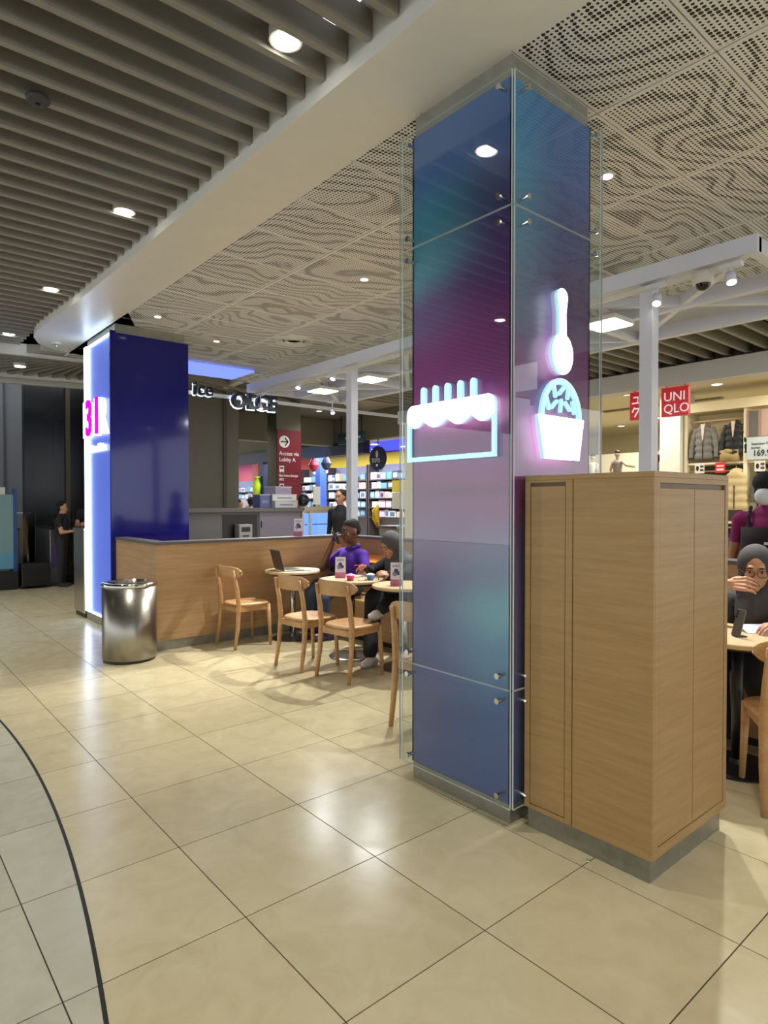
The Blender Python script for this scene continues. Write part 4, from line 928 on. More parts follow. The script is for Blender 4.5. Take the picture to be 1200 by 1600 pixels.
tag(MB().box(-.05, .05, -.13, .13, 0, .17).ball((0, 0, .15), (.06, .12, .05)).build('folded_bag', mat('khaki', (170, 146, 92), .7), None, smooth=True, loc=(9.99, 3.86, 2.09)), 'khaki folded trousers on the ledge under black jacket', 'trousers')
for k in range(6):
    t = thing('hanging_jeans', 'blue denim jeans hanging low on the shop wall, %s from left' % ['first', 'second', 'third', 'fourth', 'fifth', 'sixth'][k], 'jeans', (10.06, 4.05 - k * .085, .52), group='jeans hanging low on the wall')
    MB().box(-.09, .09, -.03, .03, .02, .45).build('leg_fabric', mat('denim%d' % (k % 2), [(74, 96, 110), (92, 114, 128)][k % 2], .85, var=.1), t, .012); MB().box(-.095, .095, -.033, .033, .45, .49).build('waistband', mat('denim_dark', (40, 46, 60), .8), t); MB().tube([(0, 0, .49), (0, 0, .585)], .006, 6).build('hanger', M_black, t)
pc = thing('price_poster', 'pale poster with the 169.90 price beside black jacket', 'poster', (9.93, 3.34, 2.10))
MB().box(-.008, .008, -.27, .27, 0, .32).build('lower_sheet', mat('poster_pale', (190, 200, 206), .5), pc); MB().box(-.008, .008, -.27, .27, .32, .72).build('upper_sheet', mat('poster_taupe', (150, 128, 116), .5), pc)
MB().box(-.012, -.008, .12, .24, .33, .70).build('printed_panel', mat('poster_grey', (96, 94, 88), .5), pc); MB().box(-.012, -.008, -.2, .08, .33, .70).build('printed_panel', mat('poster_pink', (176, 146, 134), .5), pc)
text('price_text', '169.90', .125, M_black, (-.011, .19, .05), RX, pc, .002, bold=.002, sx=.85); text('small_text', 'Seamless Down', .05, M_black, (-.011, .21, .21), RX, pc, .001); text('small_text', 'Jacket', .05, M_black, (-.011, .21, .155), RX, pc, .001)
for lb, y, c in (('white product card under the grey jacket', 4.28, (226, 222, 212)), ('red sale card on the shelf edge below jackets', 3.98, (214, 40, 40)), ('white product card under the price poster', 3.44, (226, 222, 212))):
    t = thing('shelf_card', lb, 'card', (9.94, y, 1.93)); MB().box(-.004, .004, -.07, .07, 0, .15).build('card', mat('card_%d' % c[1], c, .5), t)
    if c[1] > 100: MB().ball((-.006, .03, .075), (.003, .022, .04)).build('printed_jacket', M_black, t); MB().box(-.006, -.004, -.06, -.01, .085, .12).box(-.006, -.004, -.06, -.01, .03, .065).build('printed_block', M_dark, t)
    else: MB().box(-.006, -.004, -.05, .05, .09, .11).box(-.006, -.004, -.05, .05, .03, .06).build('printed_block', M_sw, t)
# mannequins deep in the shop
def mannequin(label, x, y, c, arm):
    t = thing('mannequin', label, 'mannequin', (x, y, 1.43)); t.scale = (.62, .62, .62); m = mat('mannequin_skin', (200, 170, 146), .5); cl = mat('mq_' + label.split()[0], c, .7)
    MB().tube([(0, 0, 1.0), (0, 0, 1.15), (0, 0, 1.35), (0, 0, 1.48)], [.15, .13, .17, .10], 14).build('torso', cl, t, smooth=True)
    MB().ball((0, 0, 1.66), (.085, .08, .11)).tube([(0, 0, 1.47), (0, 0, 1.6)], .045, 10).build('head', m, t, smooth=True); MB().ball((.01, 0, 1.72), (.09, .085, .08)).build('hair', M_black, t, smooth=True)
    MB().tube([(0, -.16, 1.43), (-.05, -.35 if arm else -.22, 1.28 if arm else 1.15), (-.05, -.62 if arm else -.2, 1.22 if arm else .92)], [.05, .04, .03], 10).build('arm', m, t, smooth=True); MB().tube([(0, .16, 1.43), (0, .24, 1.15), (-.05, .16, .95)], [.05, .04, .03], 10).build('arm', m, t, smooth=True)
    for s in (-1, 1): MB().tube([(0, s * .08, 1.02), (0, s * .09, .5), (0, s * .09, 0)], [.09, .065, .04], 10).build('leg', mat('mq_trousers', (110, 104, 100), .8), t, smooth=True)
for lb, y0, y1 in (('tall white platform carrying both shop mannequins', 6.3, 7.9),): tag(MB().box(-.4, .4, -.8, .8, 0, 1.40).box(-.42, .42, -.82, .82, 1.40, 1.43).build('display_platform', M_white, None, .01, loc=(12.1, 7.1, 0)), lb, 'platform')
mannequin('grey-topped mannequin with one arm stretched out in the shop', 11.9, 6.75, (150, 138, 136), True)
mannequin('white-topped mannequin standing behind the pillar glass edge', 12.3, 7.55, (220, 216, 204), False)
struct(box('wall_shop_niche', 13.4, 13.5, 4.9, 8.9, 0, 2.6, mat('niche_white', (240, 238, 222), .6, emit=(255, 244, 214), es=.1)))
for k, c in enumerate(((130, 30, 44), (232, 214, 206), (30, 30, 36), (200, 196, 190), (150, 160, 170))):
    nm = ['maroon', 'cream', 'black', 'grey', 'pale blue'][k]
    t = thing('hanging_coat', '%s coat hanging on the rail left of shop column' % nm, 'coat', (11.2, 5.55 - k * .14, 1.5), group='coats on the rail by the column')
    MB().prism([(-.2, 0), (.2, 0), (.2, .7), (.05, .85), (-.05, .85), (-.2, .7)], -.045, .045, Matrix(((1, 0, 0, 0), (0, 0, 1, 0), (0, 1, 0, 0), (0, 0, 0, 1)))).build('fabric', mat('coat_' + nm.replace(' ', '_'), c, .8), t, .02); MB().tube([(0, 0, .85), (0, 0, .93)], .006, 6).build('hanger', M_black, t)
ck = thing('coat_rail', 'metal coat rail standing left of the shop column', 'rack', (11.2, 5.3, 0))
MB().bar((0, -.5, 2.44), (0, .5, 2.44), .02, .02).build('rail', M_steel, ck)
for y in (-.5, .5): MB().bar((0, y, 0), (0, y, 2.44), .025, .025).build('rack_leg', M_steel, ck)

# ------------------------------------------------------------------ entrance at the far left
M_wallg = mat('entrance_wall', (128, 130, 136), .6)
struct(box('wall_entrance', -4, 2.62, 14.2, 14.4, 0, 5.2, M_wallg)); struct(box('trim_7', 2.30, 2.33, 14.17, 14.2, 0, 5.2, mat('joint_grey', (80, 82, 88), .6)))
struct(box('wall_night', -4, 5.6, 19, 19.2, 0, 6, mat('night_dark', (8, 9, 16), .8, spec=.1))); struct(box('ceiling_entrance', -4, 5.6, 12.6, 19, 5.2, 5.3, M_void))
struct(box('wall_entrance_right', 4.4, 5.6, 11.7, 19, 0, 5.2, M_void))
for k, (x0, x1) in enumerate(((2.66, 3.42), (3.5, 4.38))):
    wdw = struct(box('window_%d' % (k + 1), x0, x1, 14.28, 14.30, .05, 5.1, glass('night_glass', (.20, .20, .24), rough=.28))); 
struct(box('trim_8', 3.42, 3.50, 14.2, 14.36, 0, 5.2, mat('bronze_mullion', (92, 80, 62), .4, .3))); struct(box('trim_9', 2.62, 2.66, 14.2, 14.36, 0, 5.2, M_black)); struct(box('trim_10', 4.38, 4.42, 14.2, 14.36, 0, 5.2, M_black))
struct(box('floor_mat_entrance', 2.35, 3.6, 12.35, 14.1, .001, .008, mat('mat_dark', (44, 42, 40), .9)))
for lb, x, y, z in (('bright street lamp glowing high beyond the dark glass', 4.2, 18.5, 4.6), ('small street light low beyond the dark glass', 3.3, 18.5, 3.2)):
    t = thing('street_light', lb, 'light', (x, y, z)); MB().ball((0, 0, 0), (.09, .09, .06)).build('bulb', emis('street_glow', (255, 236, 180), 12), t, smooth=True); MB().tube([(0, 0, .05), (0, .2, .1), (0, .2, -z)], .03, 8).build('lamp_post', mat('bronze_mullion', (92, 80, 62), .4), t)
def gate(label, x, y, sign=False):
    t = thing('turnstile', label, 'turnstile', (x, y, 0)); 
    MB().box(-.09, .09, -.6, .6, 0, 1.0).build('housing', mat('gate_steel', (120, 120, 116), .35, .7), t, .02); MB().box(-.1, .1, -.62, .62, 1.0, 1.03).build('top_plate', M_black, t, .01)
    MB().box(.09, .46, -.02, .0, .25, 1.3).build('glass_wing', M_glass, t); MB().box(-.06, .06, -.605, -.6, .3, .7).build('reader_panel', mat('gate_violet', (92, 66, 110), .5), t)
    if sign:
        MB().box(-.08, .08, -.62, -.605, .2, .95).build('red_panel', M_red, t); text('lettering', 'B1', .22, M_sw, (-.1, -.622, .45), (PI / 2, 0, 0), t, .002)
gate('steel turnstile closest to the left photo edge', 2.2, 13.3); gate('steel turnstile in the middle of the entrance', 2.86, 13.3); gate('steel turnstile with a red B1 panel', 3.52, 13.3, True)
kd = thing('information_kiosk', 'blue edged glass information stand at the left photo edge', 'stand', (2.02, 12.4, 0))
MB().box(-.5, .12, -.03, .03, .35, 1.62).build('poster_pane', mat('poster_aqua', (120, 150, 150), .3), kd); MB().box(.12, .17, -.05, .05, .3, 1.72).build('blue_edge', mat('edge_blue', (34, 76, 130), .4), kd); MB().box(-.5, .17, -.12, .12, 0, .3).build('foot', M_black, kd); MB().box(-.12, .0, -.04, .04, 1.62, 1.74).build('top_sign', M_white, kd)
MB().box(-.5, .12, -.034, -.03, .35, .62).build('blue_band', mat('band_blue', (90, 150, 176), .4), kd)
sb_ = tag(MB().box(-.22, .22, -.15, .15, .03, .42).tube([(-.2, -.1, .03), (-.2, .1, .03)], .03, 8).tube([(.2, -.1, .03), (.2, .1, .03)], .03, 8).build('suitcase', M_black, None, .05, loc=(2.45, 12.35, .01)), 'black bag on the floor before the red turnstile', 'bag')

# ------------------------------------------------------------------ people
SK = {'dark': (96, 62, 44), 'tan': (170, 122, 92), 'fair': (196, 146, 112)}
class Body:
    def __init__(s): s.c = []; s.e = []
    def cap(s, a, b, ra, rb, lab): s.c.append((Vector(a), Vector(b), ra, rb, lab)); return s
    def chain(s, pts, rr, lab):
        for i in range(len(pts) - 1): s.cap(pts[i], pts[i + 1], rr[i], rr[i + 1], lab if isinstance(lab, str) else lab[i])
        return s
    def ell(s, c, r, R, lab): s.e.append((Vector(c), r, R, lab)); return s
    def build(s, name, mats, parent, voxel=.01, smooth=3):
        b = MB()
        for a, q, ra, rb, lab in s.c:
            d = q - a; L = d.length
            if L < 1e-5: b.ball(a, ra); continue
            t = d / L; prof = []
            for k in range(7): an = -PI / 2 + PI / 2 * k / 6; prof.append((ra * math.cos(an) + 1e-5, ra * math.sin(an)))
            for k in range(7): an = PI / 2 * k / 6; prof.append((rb * math.cos(an) + 1e-5, L + rb * math.sin(an)))
            b.lathe(prof, 16, Matrix.Translation(a) @ Vector((0, 0, 1)).rotation_difference(t).to_matrix().to_4x4())
        for c, r, R, lab in s.e: b.ball(c, r, R, 20, 14)
        tmp = b.build('tmp', M_black); 
        md = tmp.modifiers.new('r', 'REMESH'); md.mode = 'VOXEL'; md.voxel_size = voxel
        if smooth: ms = tmp.modifiers.new('s', 'SMOOTH'); ms.factor = .5; ms.iterations = smooth
        me = bpy.data.meshes.new_from_object(tmp.evaluated_get(bpy.context.evaluated_depsgraph_get())); bpy.data.objects.remove(tmp)
        me.materials.clear(); labs = list(mats)
        for l in labs: me.materials.append(mats[l])
        n = len(me.polygons); P = np.empty(n * 3); me.polygons.foreach_get('center', P); P = P.reshape(-1, 3)
        best = np.full(n, 1e9); idx = np.zeros(n, int)
        for a, q, ra, rb, lab in s.c:
            A = np.array(a); D = np.array(q - a); L2 = max(D @ D, 1e-9); t = np.clip((P - A) @ D / L2, 0, 1)
            d = np.linalg.norm(P - A - t[:, None] * D, axis=1) - (ra + (rb - ra) * t)
            m = d < best; best[m] = d[m]; idx[m] = labs.index(lab)
        for c, r, R, lab in s.e:
            Q = (P - np.array(c)) @ np.array(R) / np.array(r); d = (np.linalg.norm(Q, axis=1) - 1) * min(r)
            m = d < best; best[m] = d[m]; idx[m] = labs.index(lab)
        me.polygons.foreach_set('material_index', idx); me.polygons.foreach_set('use_smooth', [True] * n)
        o = bpy.data.objects.new(name, me); C.objects.link(o); o.parent = parent; return o
def frame(f, up=(0, 0, 1)):
    f = Vector(f).normalized(); sd = f.cross(Vector(up)).normalized(); u = sd.cross(f).normalized()
    return Matrix(((sd.x, f.x, u.x), (sd.y, f.y, u.y), (sd.z, f.z, u.z))).to_3x3()   # columns: right, forward, up
def head(B, c, f, lab='skin', s=1., up=(0, 0, 1)):
    R = frame(f, up); c = Vector(c); L = lambda x, y, z: c + R @ Vector((x, y, z)) * s
    B.ell(L(0, -.01, .02), (.074 * s, .092 * s, .102 * s), R, lab)
    B.ell(L(0, .022, -.05), (.056 * s, .062 * s, .068 * s), R, lab)
    B.cap(L(0, .078, -.01), L(0, .098, -.035), .009 * s, .014 * s, lab)          # nose
    B.cap(L(-.03, .075, .03), L(.03, .075, .03), .012 * s, .012 * s, lab)        # brow
    B.cap(L(-.018, .074, -.068), L(.018, .074, -.068), .012 * s, .012 * s, lab)  # lips
    B.ell(L(0, .062, -.098), (.022 * s, .02 * s, .018 * s), R, lab)              # chin
    for q in (-1, 1): B.ell(L(q * .074, -.012, -.01), (.010 * s, .02 * s, .03 * s), R, lab); B.ell(L(q * .04, .055, -.03), (.022 * s, .02 * s, .022 * s), R, lab)
    return R, L
def face(par, L, R, s=1., lip=(120, 60, 56)):
    for q in (-1, 1):
        MB().ball(L(q * .031, .076, .004), (.012 * s, .007 * s, .0055 * s), R).build('eye', mat('eye_white', (168, 160, 154), .3), par, smooth=True)
        MB().ball(L(q * .031, .082, .004), (.0065 * s, .004 * s, .0065 * s), R).build('iris', mat('iris', (26, 16, 12), .2), par, smooth=True)
        MB().tube([L(q * .014, .087, .026), L(q * .032, .087, .031), L(q * .05, .076, .024)], [.003 * s, .0042 * s, .002 * s], 6).build('eyebrow', mat('brow', (24, 18, 16), .8), par)
    MB().ball(L(0, .083, -.068), (.022 * s, .006 * s, .007 * s), R).build('lips', mat('lips_%d' % lip[0], lip, .5), par, smooth=True)
def hand(B, wrist, d, nrm, curl=.5, lab='skin', s=1., side=1, thumb=.5):
    d = Vector(d).normalized(); n = Vector(nrm); n = (n - d * n.dot(d)).normalized(); t = d.cross(n) * side; wr = Vector(wrist)
    K = [wr + d * .085 * s + t * x * s for x in (-.037, -.0125, .0125, .036)]
    for k in K: B.cap(wr + d * .02 * s + (k - wr - d * .085 * s) * .7, k, .013 * s, .0115 * s, lab)
    for i, k in enumerate(K):
        ln = (.066, .078, .082, .072)[i] * s; a = 0; p = k
        for j, fr in enumerate((.45, .32, .23)):
            a += curl * (.75 + .12 * i * .3); q = p + (d * math.cos(a) + n * math.sin(a)) * ln * fr
            B.cap(p, q, .0092 * s - j * .0008 * s, .0086 * s - j * .001 * s, lab); p = q
    b0 = wr + d * .028 * s + t * .03 * s; b1 = b0 + (d * .55 + t * .65 + n * thumb).normalized() * .042 * s; b2 = b1 + (d * .85 + t * .05 + n * thumb).normalized() * .034 * s
    B.cap(b0, b1, .014 * s, .0115 * s, lab); B.cap(b1, b2, .0115 * s, .009 * s, lab)
def shoe(par, p, d, up=(0, 0, 1), col=(206, 202, 200), name='shoe'):
    R = frame(d, up); p = Vector(p); L = lambda x, y, z: p + R @ Vector((x, y, z))
    b = Body(); b.ell(L(0, .05, .035), (.046, .085, .034), R, 'a'); b.ell(L(0, -.06, .045), (.038, .06, .045), R, 'a'); b.cap(L(0, -.05, .05), L(0, .04, .05), .038, .032, 'a')
    o = b.build(name, {'a': mat('shoe_%d' % col[0], col, .6)}, par, .008, 3)
    sb = Body(); sb.ell(L(0, .055, .012), (.048, .088, .014), R, 'a'); sb.ell(L(0, -.06, .012), (.04, .065, .014), R, 'a'); sb.build('sole', {'a': mat('sole_%d' % col[0], tuple(int(v * .75) for v in col), .7)}, o, .008, 2)

def standing(label, x, y, yaw, h, top, legs, skin, hair, arm='down', vox=.016, sleeve=False):
    t = thing('person', label, 'person', (x, y, 0), yaw); k = h / 1.75; V = lambda a, b, c: Vector((a, b, c)) * k   # faces +X
    B = Body()
    B.chain([V(0, 0, .93), V(0, 0, 1.1), V(.0, 0, 1.3), V(0, 0, 1.42)], [.135 * k, .13 * k, .15 * k, .10 * k], 'top')
    for s in (-1, 1):
        B.cap(V(0, s * .02, 1.38), V(0, s * .165, 1.40), .07 * k, .062 * k, 'top')
        B.chain([V(0, s * .085, .93), V(.01, s * .09, .5), V(-.02, s * .09, .08)], [.095 * k, .062 * k, .045 * k], 'legs'); B.cap(V(-.03, s * .09, .045), V(.13, s * .1, .03), .04 * k, .032 * k, 'shoe')
        if arm == 'down' or (arm == 'one' and s > 0): pts = [V(0, s * .185, 1.39), V(-.02, s * .235, 1.1), V(.05, s * .24, .86)]
        else: pts = [V(0, s * .185, 1.39), V(.06, s * .23, 1.12), V(.28, s * .14, 1.15)]
        mid = pts[0].lerp(pts[1], .55)
        B.cap(pts[0], mid, .058 * k, .048 * k, 'top'); B.cap(mid, pts[1], .045 * k, .04 * k, 'top' if sleeve else 'skin'); B.cap(pts[1], pts[2], .038 * k, .027 * k, 'top' if sleeve else 'skin')
        hand(B, pts[2], pts[2] - pts[1], (1, 0, 0) if arm == 'down' else (0, -s, 0), .35, 'skin', k, s)
    B.cap(V(0, 0, 1.40), V(.01, 0, 1.54), .055 * k, .05 * k, 'skin')
    R, L = head(B, V(.02, 0, 1.63), (1, 0, 0), 'skin', k)
    B.build('body', {'top': mat('top_%d_%d_%d' % top, top, .8), 'legs': mat('leg_%d_%d_%d' % legs, legs, .8), 'skin': mat('skin_' + skin, SK[skin], .5), 'shoe': mat('shoe_dark', (40, 38, 40), .6)}, t, vox, 2)
    if hair: Body().ell(L(0, -.032, .052), (.083 * k, .095 * k, .086 * k), R, 'h').ell(L(0, -.045, .0), (.08 * k, .07 * k, .08 * k), R, 'h').build('hair', {'h': mat('hair_%d' % hair[0], hair, .8)}, t, .012, 2)
    face(t, L, R, k); return t
HB = (13, 11, 11)
standing('staff member in black standing beside the display freezer', 5.80, 7.90, math.radians(200), 1.68, (22, 22, 26), (24, 24, 28), 'tan', HB, 'down', .012, True)
standing('man in black printed t-shirt standing at the far turnstiles', 3.36, 12.30, math.radians(-110), 1.66, (20, 20, 24), (26, 28, 44), 'fair', HB, 'fold')
standing('shorter person in dark clothes beside man at the turnstiles', 2.86, 12.2, math.radians(-30), 1.50, (30, 26, 28), (36, 34, 40), 'fair', HB, 'fold')
standing('shopper in navy top browsing left in the toy shop', 6.9, 14.05, math.radians(10), 1.68, (24, 30, 50), (30, 30, 36), 'tan', HB, 'down', .02, True)
standing('shopper in pale grey top in the toy shop entrance', 7.1, 13.15, math.radians(20), 1.60, (190, 192, 196), (60, 60, 70), 'tan', HB, 'down', .02, True)
standing('shopper in pale blue top between navy and grey shoppers', 7.0, 13.6, math.radians(-20), 1.56, (170, 184, 200), (60, 60, 70), 'tan', HB, 'down', .02, True)

# man in purple polo on the bench
mn = thing('person', 'man in purple polo shirt on the bench, phone held to face', 'person', (0, 0, 0))
B = Body(); S = 'shirt'
B.chain([(4.34, 5.68, .595), (4.33, 5.67, .68), (4.31, 5.65, .84), (4.30, 5.63, .93)], [.15, .145, .16, .10], S)
B.ell((4.27, 5.66, .62), (.14, .17, .13), Matrix.Identity(3), S)
B.cap((4.30, 5.63, .92), (4.31, 5.46, .90), .075, .068, S); B.cap((4.30, 5.63, .92), (4.29, 5.82, .90), .075, .068, S)
# his right arm raised
B.cap((4.29, 5.83, .90), (4.20, 5.92, .80), .064, .058, S); B.cap((4.20, 5.92, .80), (4.09, 5.93, .735), .045, .042, 'skin')
B.cap((4.09, 5.93, .735), (4.07, 5.70, 1.03), .042, .029, 'skin'); hand(B, (4.07, 5.70, 1.03), (0.05, -.35, 1), (.5, -.8, -.2), .45, 'skin', .98, 1)
# left arm on his thigh
B.cap((4.31, 5.46, .90), (4.27, 5.36, .76), .064, .056, S); B.cap((4.27, 5.36, .76), (4.22, 5.33, .69), .044, .041, 'skin'); B.cap((4.22, 5.33, .69), (4.02, 5.45, .66), .04, .029, 'skin'); hand(B, (4.02, 5.45, .66), (-1, .3, -.05), (0, .2, -1), .4, 'skin', .98, -1)
for a in ([(4.30, 5.74, .555), (3.97, 5.80, .565), (3.90, 5.86, .50), (4.02, 6.02, .10)], [(4.30, 5.58, .555), (3.92, 5.55, .54), (3.83, 5.53, .47), (3.90, 5.58, .10)]): B.chain(a, [.105, .085, .075, .05], 'jeans')
B.cap((4.29, 5.62, .95), (4.24, 5.58, 1.07), .06, .055, 'skin')
hf = Vector((-.93, .10, -.02)); R, L = head(B, (4.215, 5.565, 1.165), hf, 'skin', 1.08)
B.build('body', {S: mat('purple_polo', (74, 34, 152), .8, var=.12, vs=14), 'skin': mat('skin_dark', SK['dark'], .45), 'jeans': mat('jeans_blue', (62, 74, 96), .85, var=.12, vs=30)}, mn, .008, 3)
Body().ell(L(0, -.018, .060), (.083, .096, .080), R, 'h').ell(L(0, -.052, .018), (.082, .07, .078), R, 'h').build('hair', {'h': mat('hair_13', HB, .8)}, mn, .008, 2)
face(mn, L, R, 1.08, (90, 46, 44))
Body().chain([(4.24, 5.55, .985), (4.22, 5.63, .975), (4.27, 5.69, .985)], [.02, .018, .02], 'c').chain([(4.24, 5.55, .985), (4.30, 5.53, 1.0), (4.36, 5.60, 1.01), (4.27, 5.69, .985)], [.02] * 4, 'c').build('collar', {'c': mat('purple_collar', (58, 26, 126), .8)}, mn, .008, 2)
shoe(mn, (4.04, 6.03, .0), (-.3, .6, 0), (0, 0, 1), (62, 34, 72)); shoe(mn, (3.88, 5.58, .0), (-.9, .1, 0), (0, 0, 1), (62, 34, 72))
mp = thing('mobile_phone', 'dark mobile phone held by the man in purple', 'phone', (4.045, 5.60, 1.10))
Mq = Matrix.Rotation(.5, 4, 'Z') @ Matrix.Rotation(-.5, 4, 'X')
MB().box(-.036, .036, -.004, .004, -.075, .075, Mq).build('phone_body', M_black, mp, .003); MB().box(-.032, .032, -.0055, -.004, -.07, .07, Mq).build('screen', mat('screen_dark', (26, 28, 34), .2), mp)
bk = thing('backpack', 'black backpack on the bench beside the man in purple', 'bag', (4.42, 6.04, .45))
Body().ell((0, 0, .22), (.12, .14, .22), Matrix.Identity(3), 'a').ell((-.06, 0, .14), (.09, .12, .12), Matrix.Identity(3), 'a').build('bag_body', {'a': mat('bag_black', (16, 16, 18), .8)}, bk, .012, 2)
MB().tube([(-.02, -.05, .42), (-.02, -.03, .47), (-.02, .03, .47), (-.02, .05, .42)], .01, 8).build('handle', M_black, bk); MB().box(-.155, -.14, -.08, .08, .1, .11).build('zip', M_steel, bk)

# hooded woman with the ice cream spoon
wm = thing('person', 'woman in grey hijab and black clothes eating ice cream', 'person', (0, 0, 0))
B = Body(); S = 'black'
B.chain([(4.34, 4.72, .60), (4.32, 4.74, .68), (4.25, 4.76, .82), (4.21, 4.77, .90)], [.16, .15, .15, .10], S)
B.cap((4.22, 4.77, .89), (4.20, 4.93, .87), .07, .06, S); B.cap((4.22, 4.77, .89), (4.25, 4.61, .87), .07, .06, S)
B.chain([(4.19, 4.94, .86), (4.05, 5.00, .78), (3.93, 4.93, .835)], [.06, .05, .036], S); hand(B, (3.92, 4.92, .838), (-1, -.02, .12), (0, -.5, -.6), .6, 'skin', .92, -1)
B.chain([(4.25, 4.60, .86), (4.10, 4.52, .79), (3.95, 4.58, .80)], [.06, .05, .036], S); hand(B, (3.94, 4.585, .80), (-1, .25, .15), (0, .5, -.8), .7, 'skin', .92, 1)
B.chain([(4.30, 4.78, .565), (3.95, 4.76, .58), (3.86, 4.72, .56), (3.62, 4.48, .12)], [.115, .1, .09, .065], S)
B.chain([(4.30, 4.64, .565), (3.98, 4.45, .60), (3.85, 4.36, .62), (3.58, 4.26, .55)], [.115, .095, .085, .055], S)
B.cap((4.20, 4.77, .92), (4.15, 4.76, 1.0), .055, .052, 'skin')
R, L = head(B, (4.10, 4.755, 1.055), (-.88, .10, -.42), 'skin', 1.0)
B.build('body', {S: mat('black_cloth', (18, 18, 21), .85), 'skin': mat('skin_tan', SK['tan'], .5)}, wm, .008, 3)
H = Body(); H.ell(L(0, -.03, .028), (.098, .108, .118), R, 'h'); H.ell(L(0, -.045, -.05), (.088, .085, .10), R, 'h'); H.cap(L(0, -.02, -.10), (4.22, 4.77, .88), .085, .125, 'h'); H.cap((4.19, 4.77, .88), (4.16, 4.76, .76), .12, .10, 'h'); H.cap((4.24, 4.77, .88), (4.30, 4.76, .76), .13, .13, 'h')
H.cap((4.25, 4.62, .88), (4.24, 4.60, .78), .085, .075, 'h')
H.build('hijab', {'h': mat('hijab_grey', (70, 70, 72), .85, var=.1, vs=20)}, wm, .009, 3)
face(wm, L, R)
shoe(wm, (3.60, 4.45, .0), (-.9, -.3, 0), (0, 0, 1), (200, 194, 192)); shoe(wm, (3.50, 4.25, .462), (-.85, -.45, .1), (0, 0, 1), (200, 180, 182))
sp = tag(MB().tube([(.06, -.03, .0), (0, 0, .005), (-.05, .02, .0)], [.0045, .004, .004], 8).ball((-.062, .024, .0), (.016, .011, .004)).build('spoon', mat('spoon_pink', (236, 90, 150), .4), None, smooth=True, loc=(3.80, 4.87, .865), rot=(0, 0, 2.2)), 'pink plastic spoon held by the hooded woman', 'spoon')

# woman at the right table, hand before her mouth
w2 = thing('person', 'woman in grey hijab and glasses covering her mouth with hand', 'person', (0, 0, 0))
B = Body()
B.chain([(4.36, 1.50, .61), (4.36, 1.50, .68), (4.33, 1.50, .82), (4.31, 1.49, .88)], [.17, .16, .16, .11], S)
B.cap((4.31, 1.49, .88), (4.30, 1.66, .86), .075, .066, S); B.cap((4.31, 1.49, .88), (4.33, 1.30, .86), .075, .066, S)
B.chain([(4.30, 1.67, .86), (4.06, 1.80, .83), (4.03, 1.62, .972)], [.064, .055, .042], S)
B.cap((4.035, 1.65, .955), (4.035, 1.555, 1.000), .034, .026, 'skin')
hand(B, (4.035, 1.56, .997), (.18, -1, .06), (.75, .1, -.45), .62, 'skin', 1.05, 1, .9)
B.chain([(4.33, 1.29, .86), (4.16, 1.16, .78), (3.98, 1.26, .80)], [.064, .055, .04], S); hand(B, (3.97, 1.265, .80), (-1, .35, -.05), (0, .1, -1), .45, 'skin', .95, -1)
B.chain([(4.30, 1.58, .57), (3.98, 1.60, .57), (3.93, 1.61, .50), (4.08, 1.63, .09)], [.12, .10, .09, .07], S); B.chain([(4.30, 1.42, .57), (3.98, 1.38, .57), (3.93, 1.36, .50), (4.08, 1.30, .09)], [.12, .10, .09, .07], S)
B.cap((4.30, 1.49, .90), (4.24, 1.485, 1.0), .055, .052, 'skin')
R, L = head(B, (4.215, 1.478, 1.075), (-.90, -.34, -.16), 'skin', 1.04)
B.build('body', {S: mat('black_cloth', (18, 18, 21), .85), 'skin': mat('skin_fair', SK['fair'], .5)}, w2, .0048, 2)
H = Body(); H.ell(L(0, -.030, .030), (.100, .108, .122), R, 'h'); H.ell(L(0, -.045, -.05), (.096, .09, .11), R, 'h'); H.cap(L(0, -.03, -.11), (4.31, 1.49, .87), .09, .125, 'h')
H.chain([L(-.07, -.0, -.09), L(-.03, .05, -.145), L(.03, .05, -.155), L(.075, .0, -.09)], [.04, .042, .042, .04], 'h')
H.cap((4.24, 1.49, .88), (4.21, 1.49, .80), .105, .10, 'h'); H.cap((4.33, 1.35, .86), (4.32, 1.30, .80), .09, .085, 'h'); H.cap((4.31, 1.62, .86), (4.29, 1.64, .80), .09, .085, 'h')
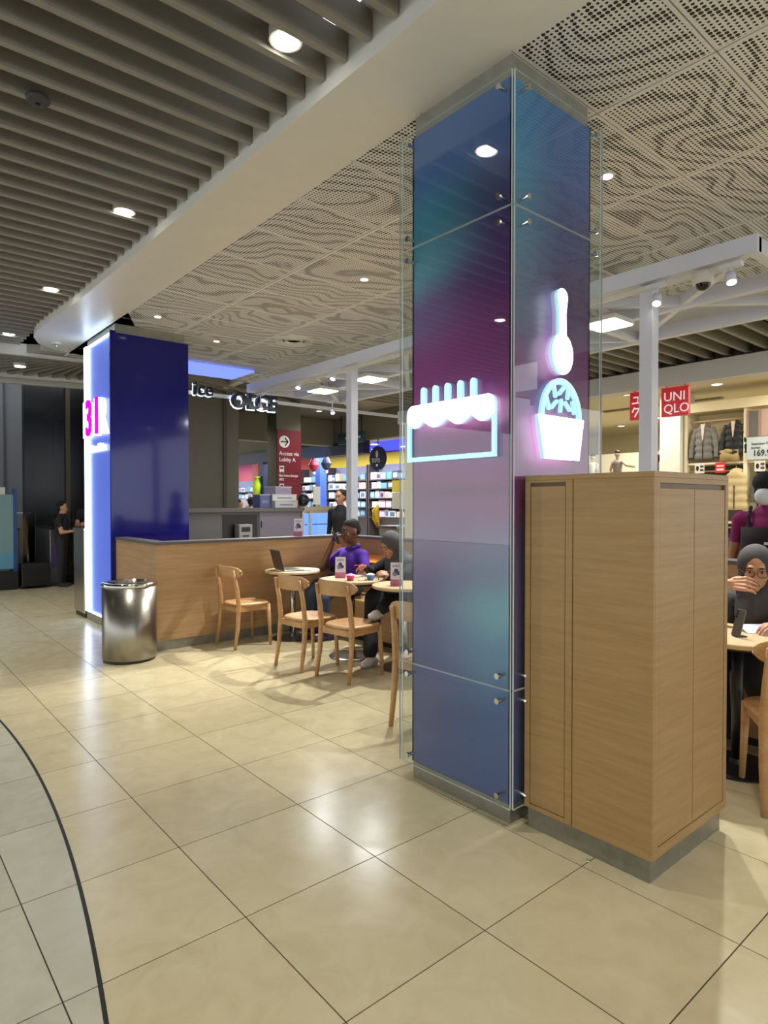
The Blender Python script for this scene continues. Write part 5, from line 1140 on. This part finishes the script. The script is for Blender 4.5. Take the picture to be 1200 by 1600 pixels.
for k in range(4): H.chain([L(.085, -.02, -.08 - k * .03), L(.03, .045, -.16 - k * .03), L(-.05, .03, -.14 - k * .035)], [.02, .022, .018], 'h')
H.build('hijab', {'h': mat('hijab_grey', (70, 70, 72), .85, var=.1, vs=20)}, w2, .007, 3)
face(w2, L, R, 1.04, (150, 84, 80))
G = MB()
for q in (-1, 1):
    G.tube([L(q * .034 + .028 * math.cos(a), .092 - .004 * abs(math.cos(a)), -.004 + .021 * math.sin(a)) for a in np.linspace(0, 2 * PI, 20)], .0022, 6)
    G.tube([L(q * .062, .088, .004), L(q * .078, .05, .006), L(q * .08, -.01, .0)], .002, 6)
G.tube([L(-.008, .094, .0), L(0, .097, .004), L(.008, .094, .0)], .002, 6); G.build('glasses', mat('glasses_frame', (70, 50, 52), .3), w2)

# worker at the right edge behind the bench
wk = standing('kiosk worker in magenta shirt and dark apron behind the bench', 5.34, 1.80, math.radians(188), 1.70, (136, 24, 92), (24, 24, 28), 'tan', None, 'down', .009)
Body().ell((.02, 0, 1.635), (.098, .094, .09), Matrix.Identity(3), 'h').ell((-.02, 0, 1.56), (.088, .09, .11), Matrix.Identity(3), 'h').build('head_cover', {'h': mat('cap_black', (16, 16, 18), .8)}, wk, .01, 2)
Body().ell((.08, 0, 1.53), (.062, .068, .066), Matrix.Identity(3), 'h').build('face_mask', {'h': mat('mask_white', (222, 224, 228), .7)}, wk, .007, 2)
ap = MB(); ap.grid(lambda u, v: (.165 * math.cos((u - .5) * 2.2) - .0 + .015, .175 * math.sin((u - .5) * 2.2), .62 + v * .68), 14, 8); ap.build('apron', mat('apron_dark', (38, 30, 34), .8), wk, smooth=True).modifiers.new('s', 'SOLIDIFY').thickness = .008
for q in (-1, 1): MB().tube([(.12, q * .09, 1.28), (.10, q * .10, 1.38), (.02, q * .10, 1.45)], .014, 8).build('apron_strap', mat('apron_dark', (38, 30, 34), .8), wk)
MB().box(.176, .182, .02, .09, 1.17, 1.19).build('name_badge', mat('mask_white', (222, 224, 228), .7), wk)
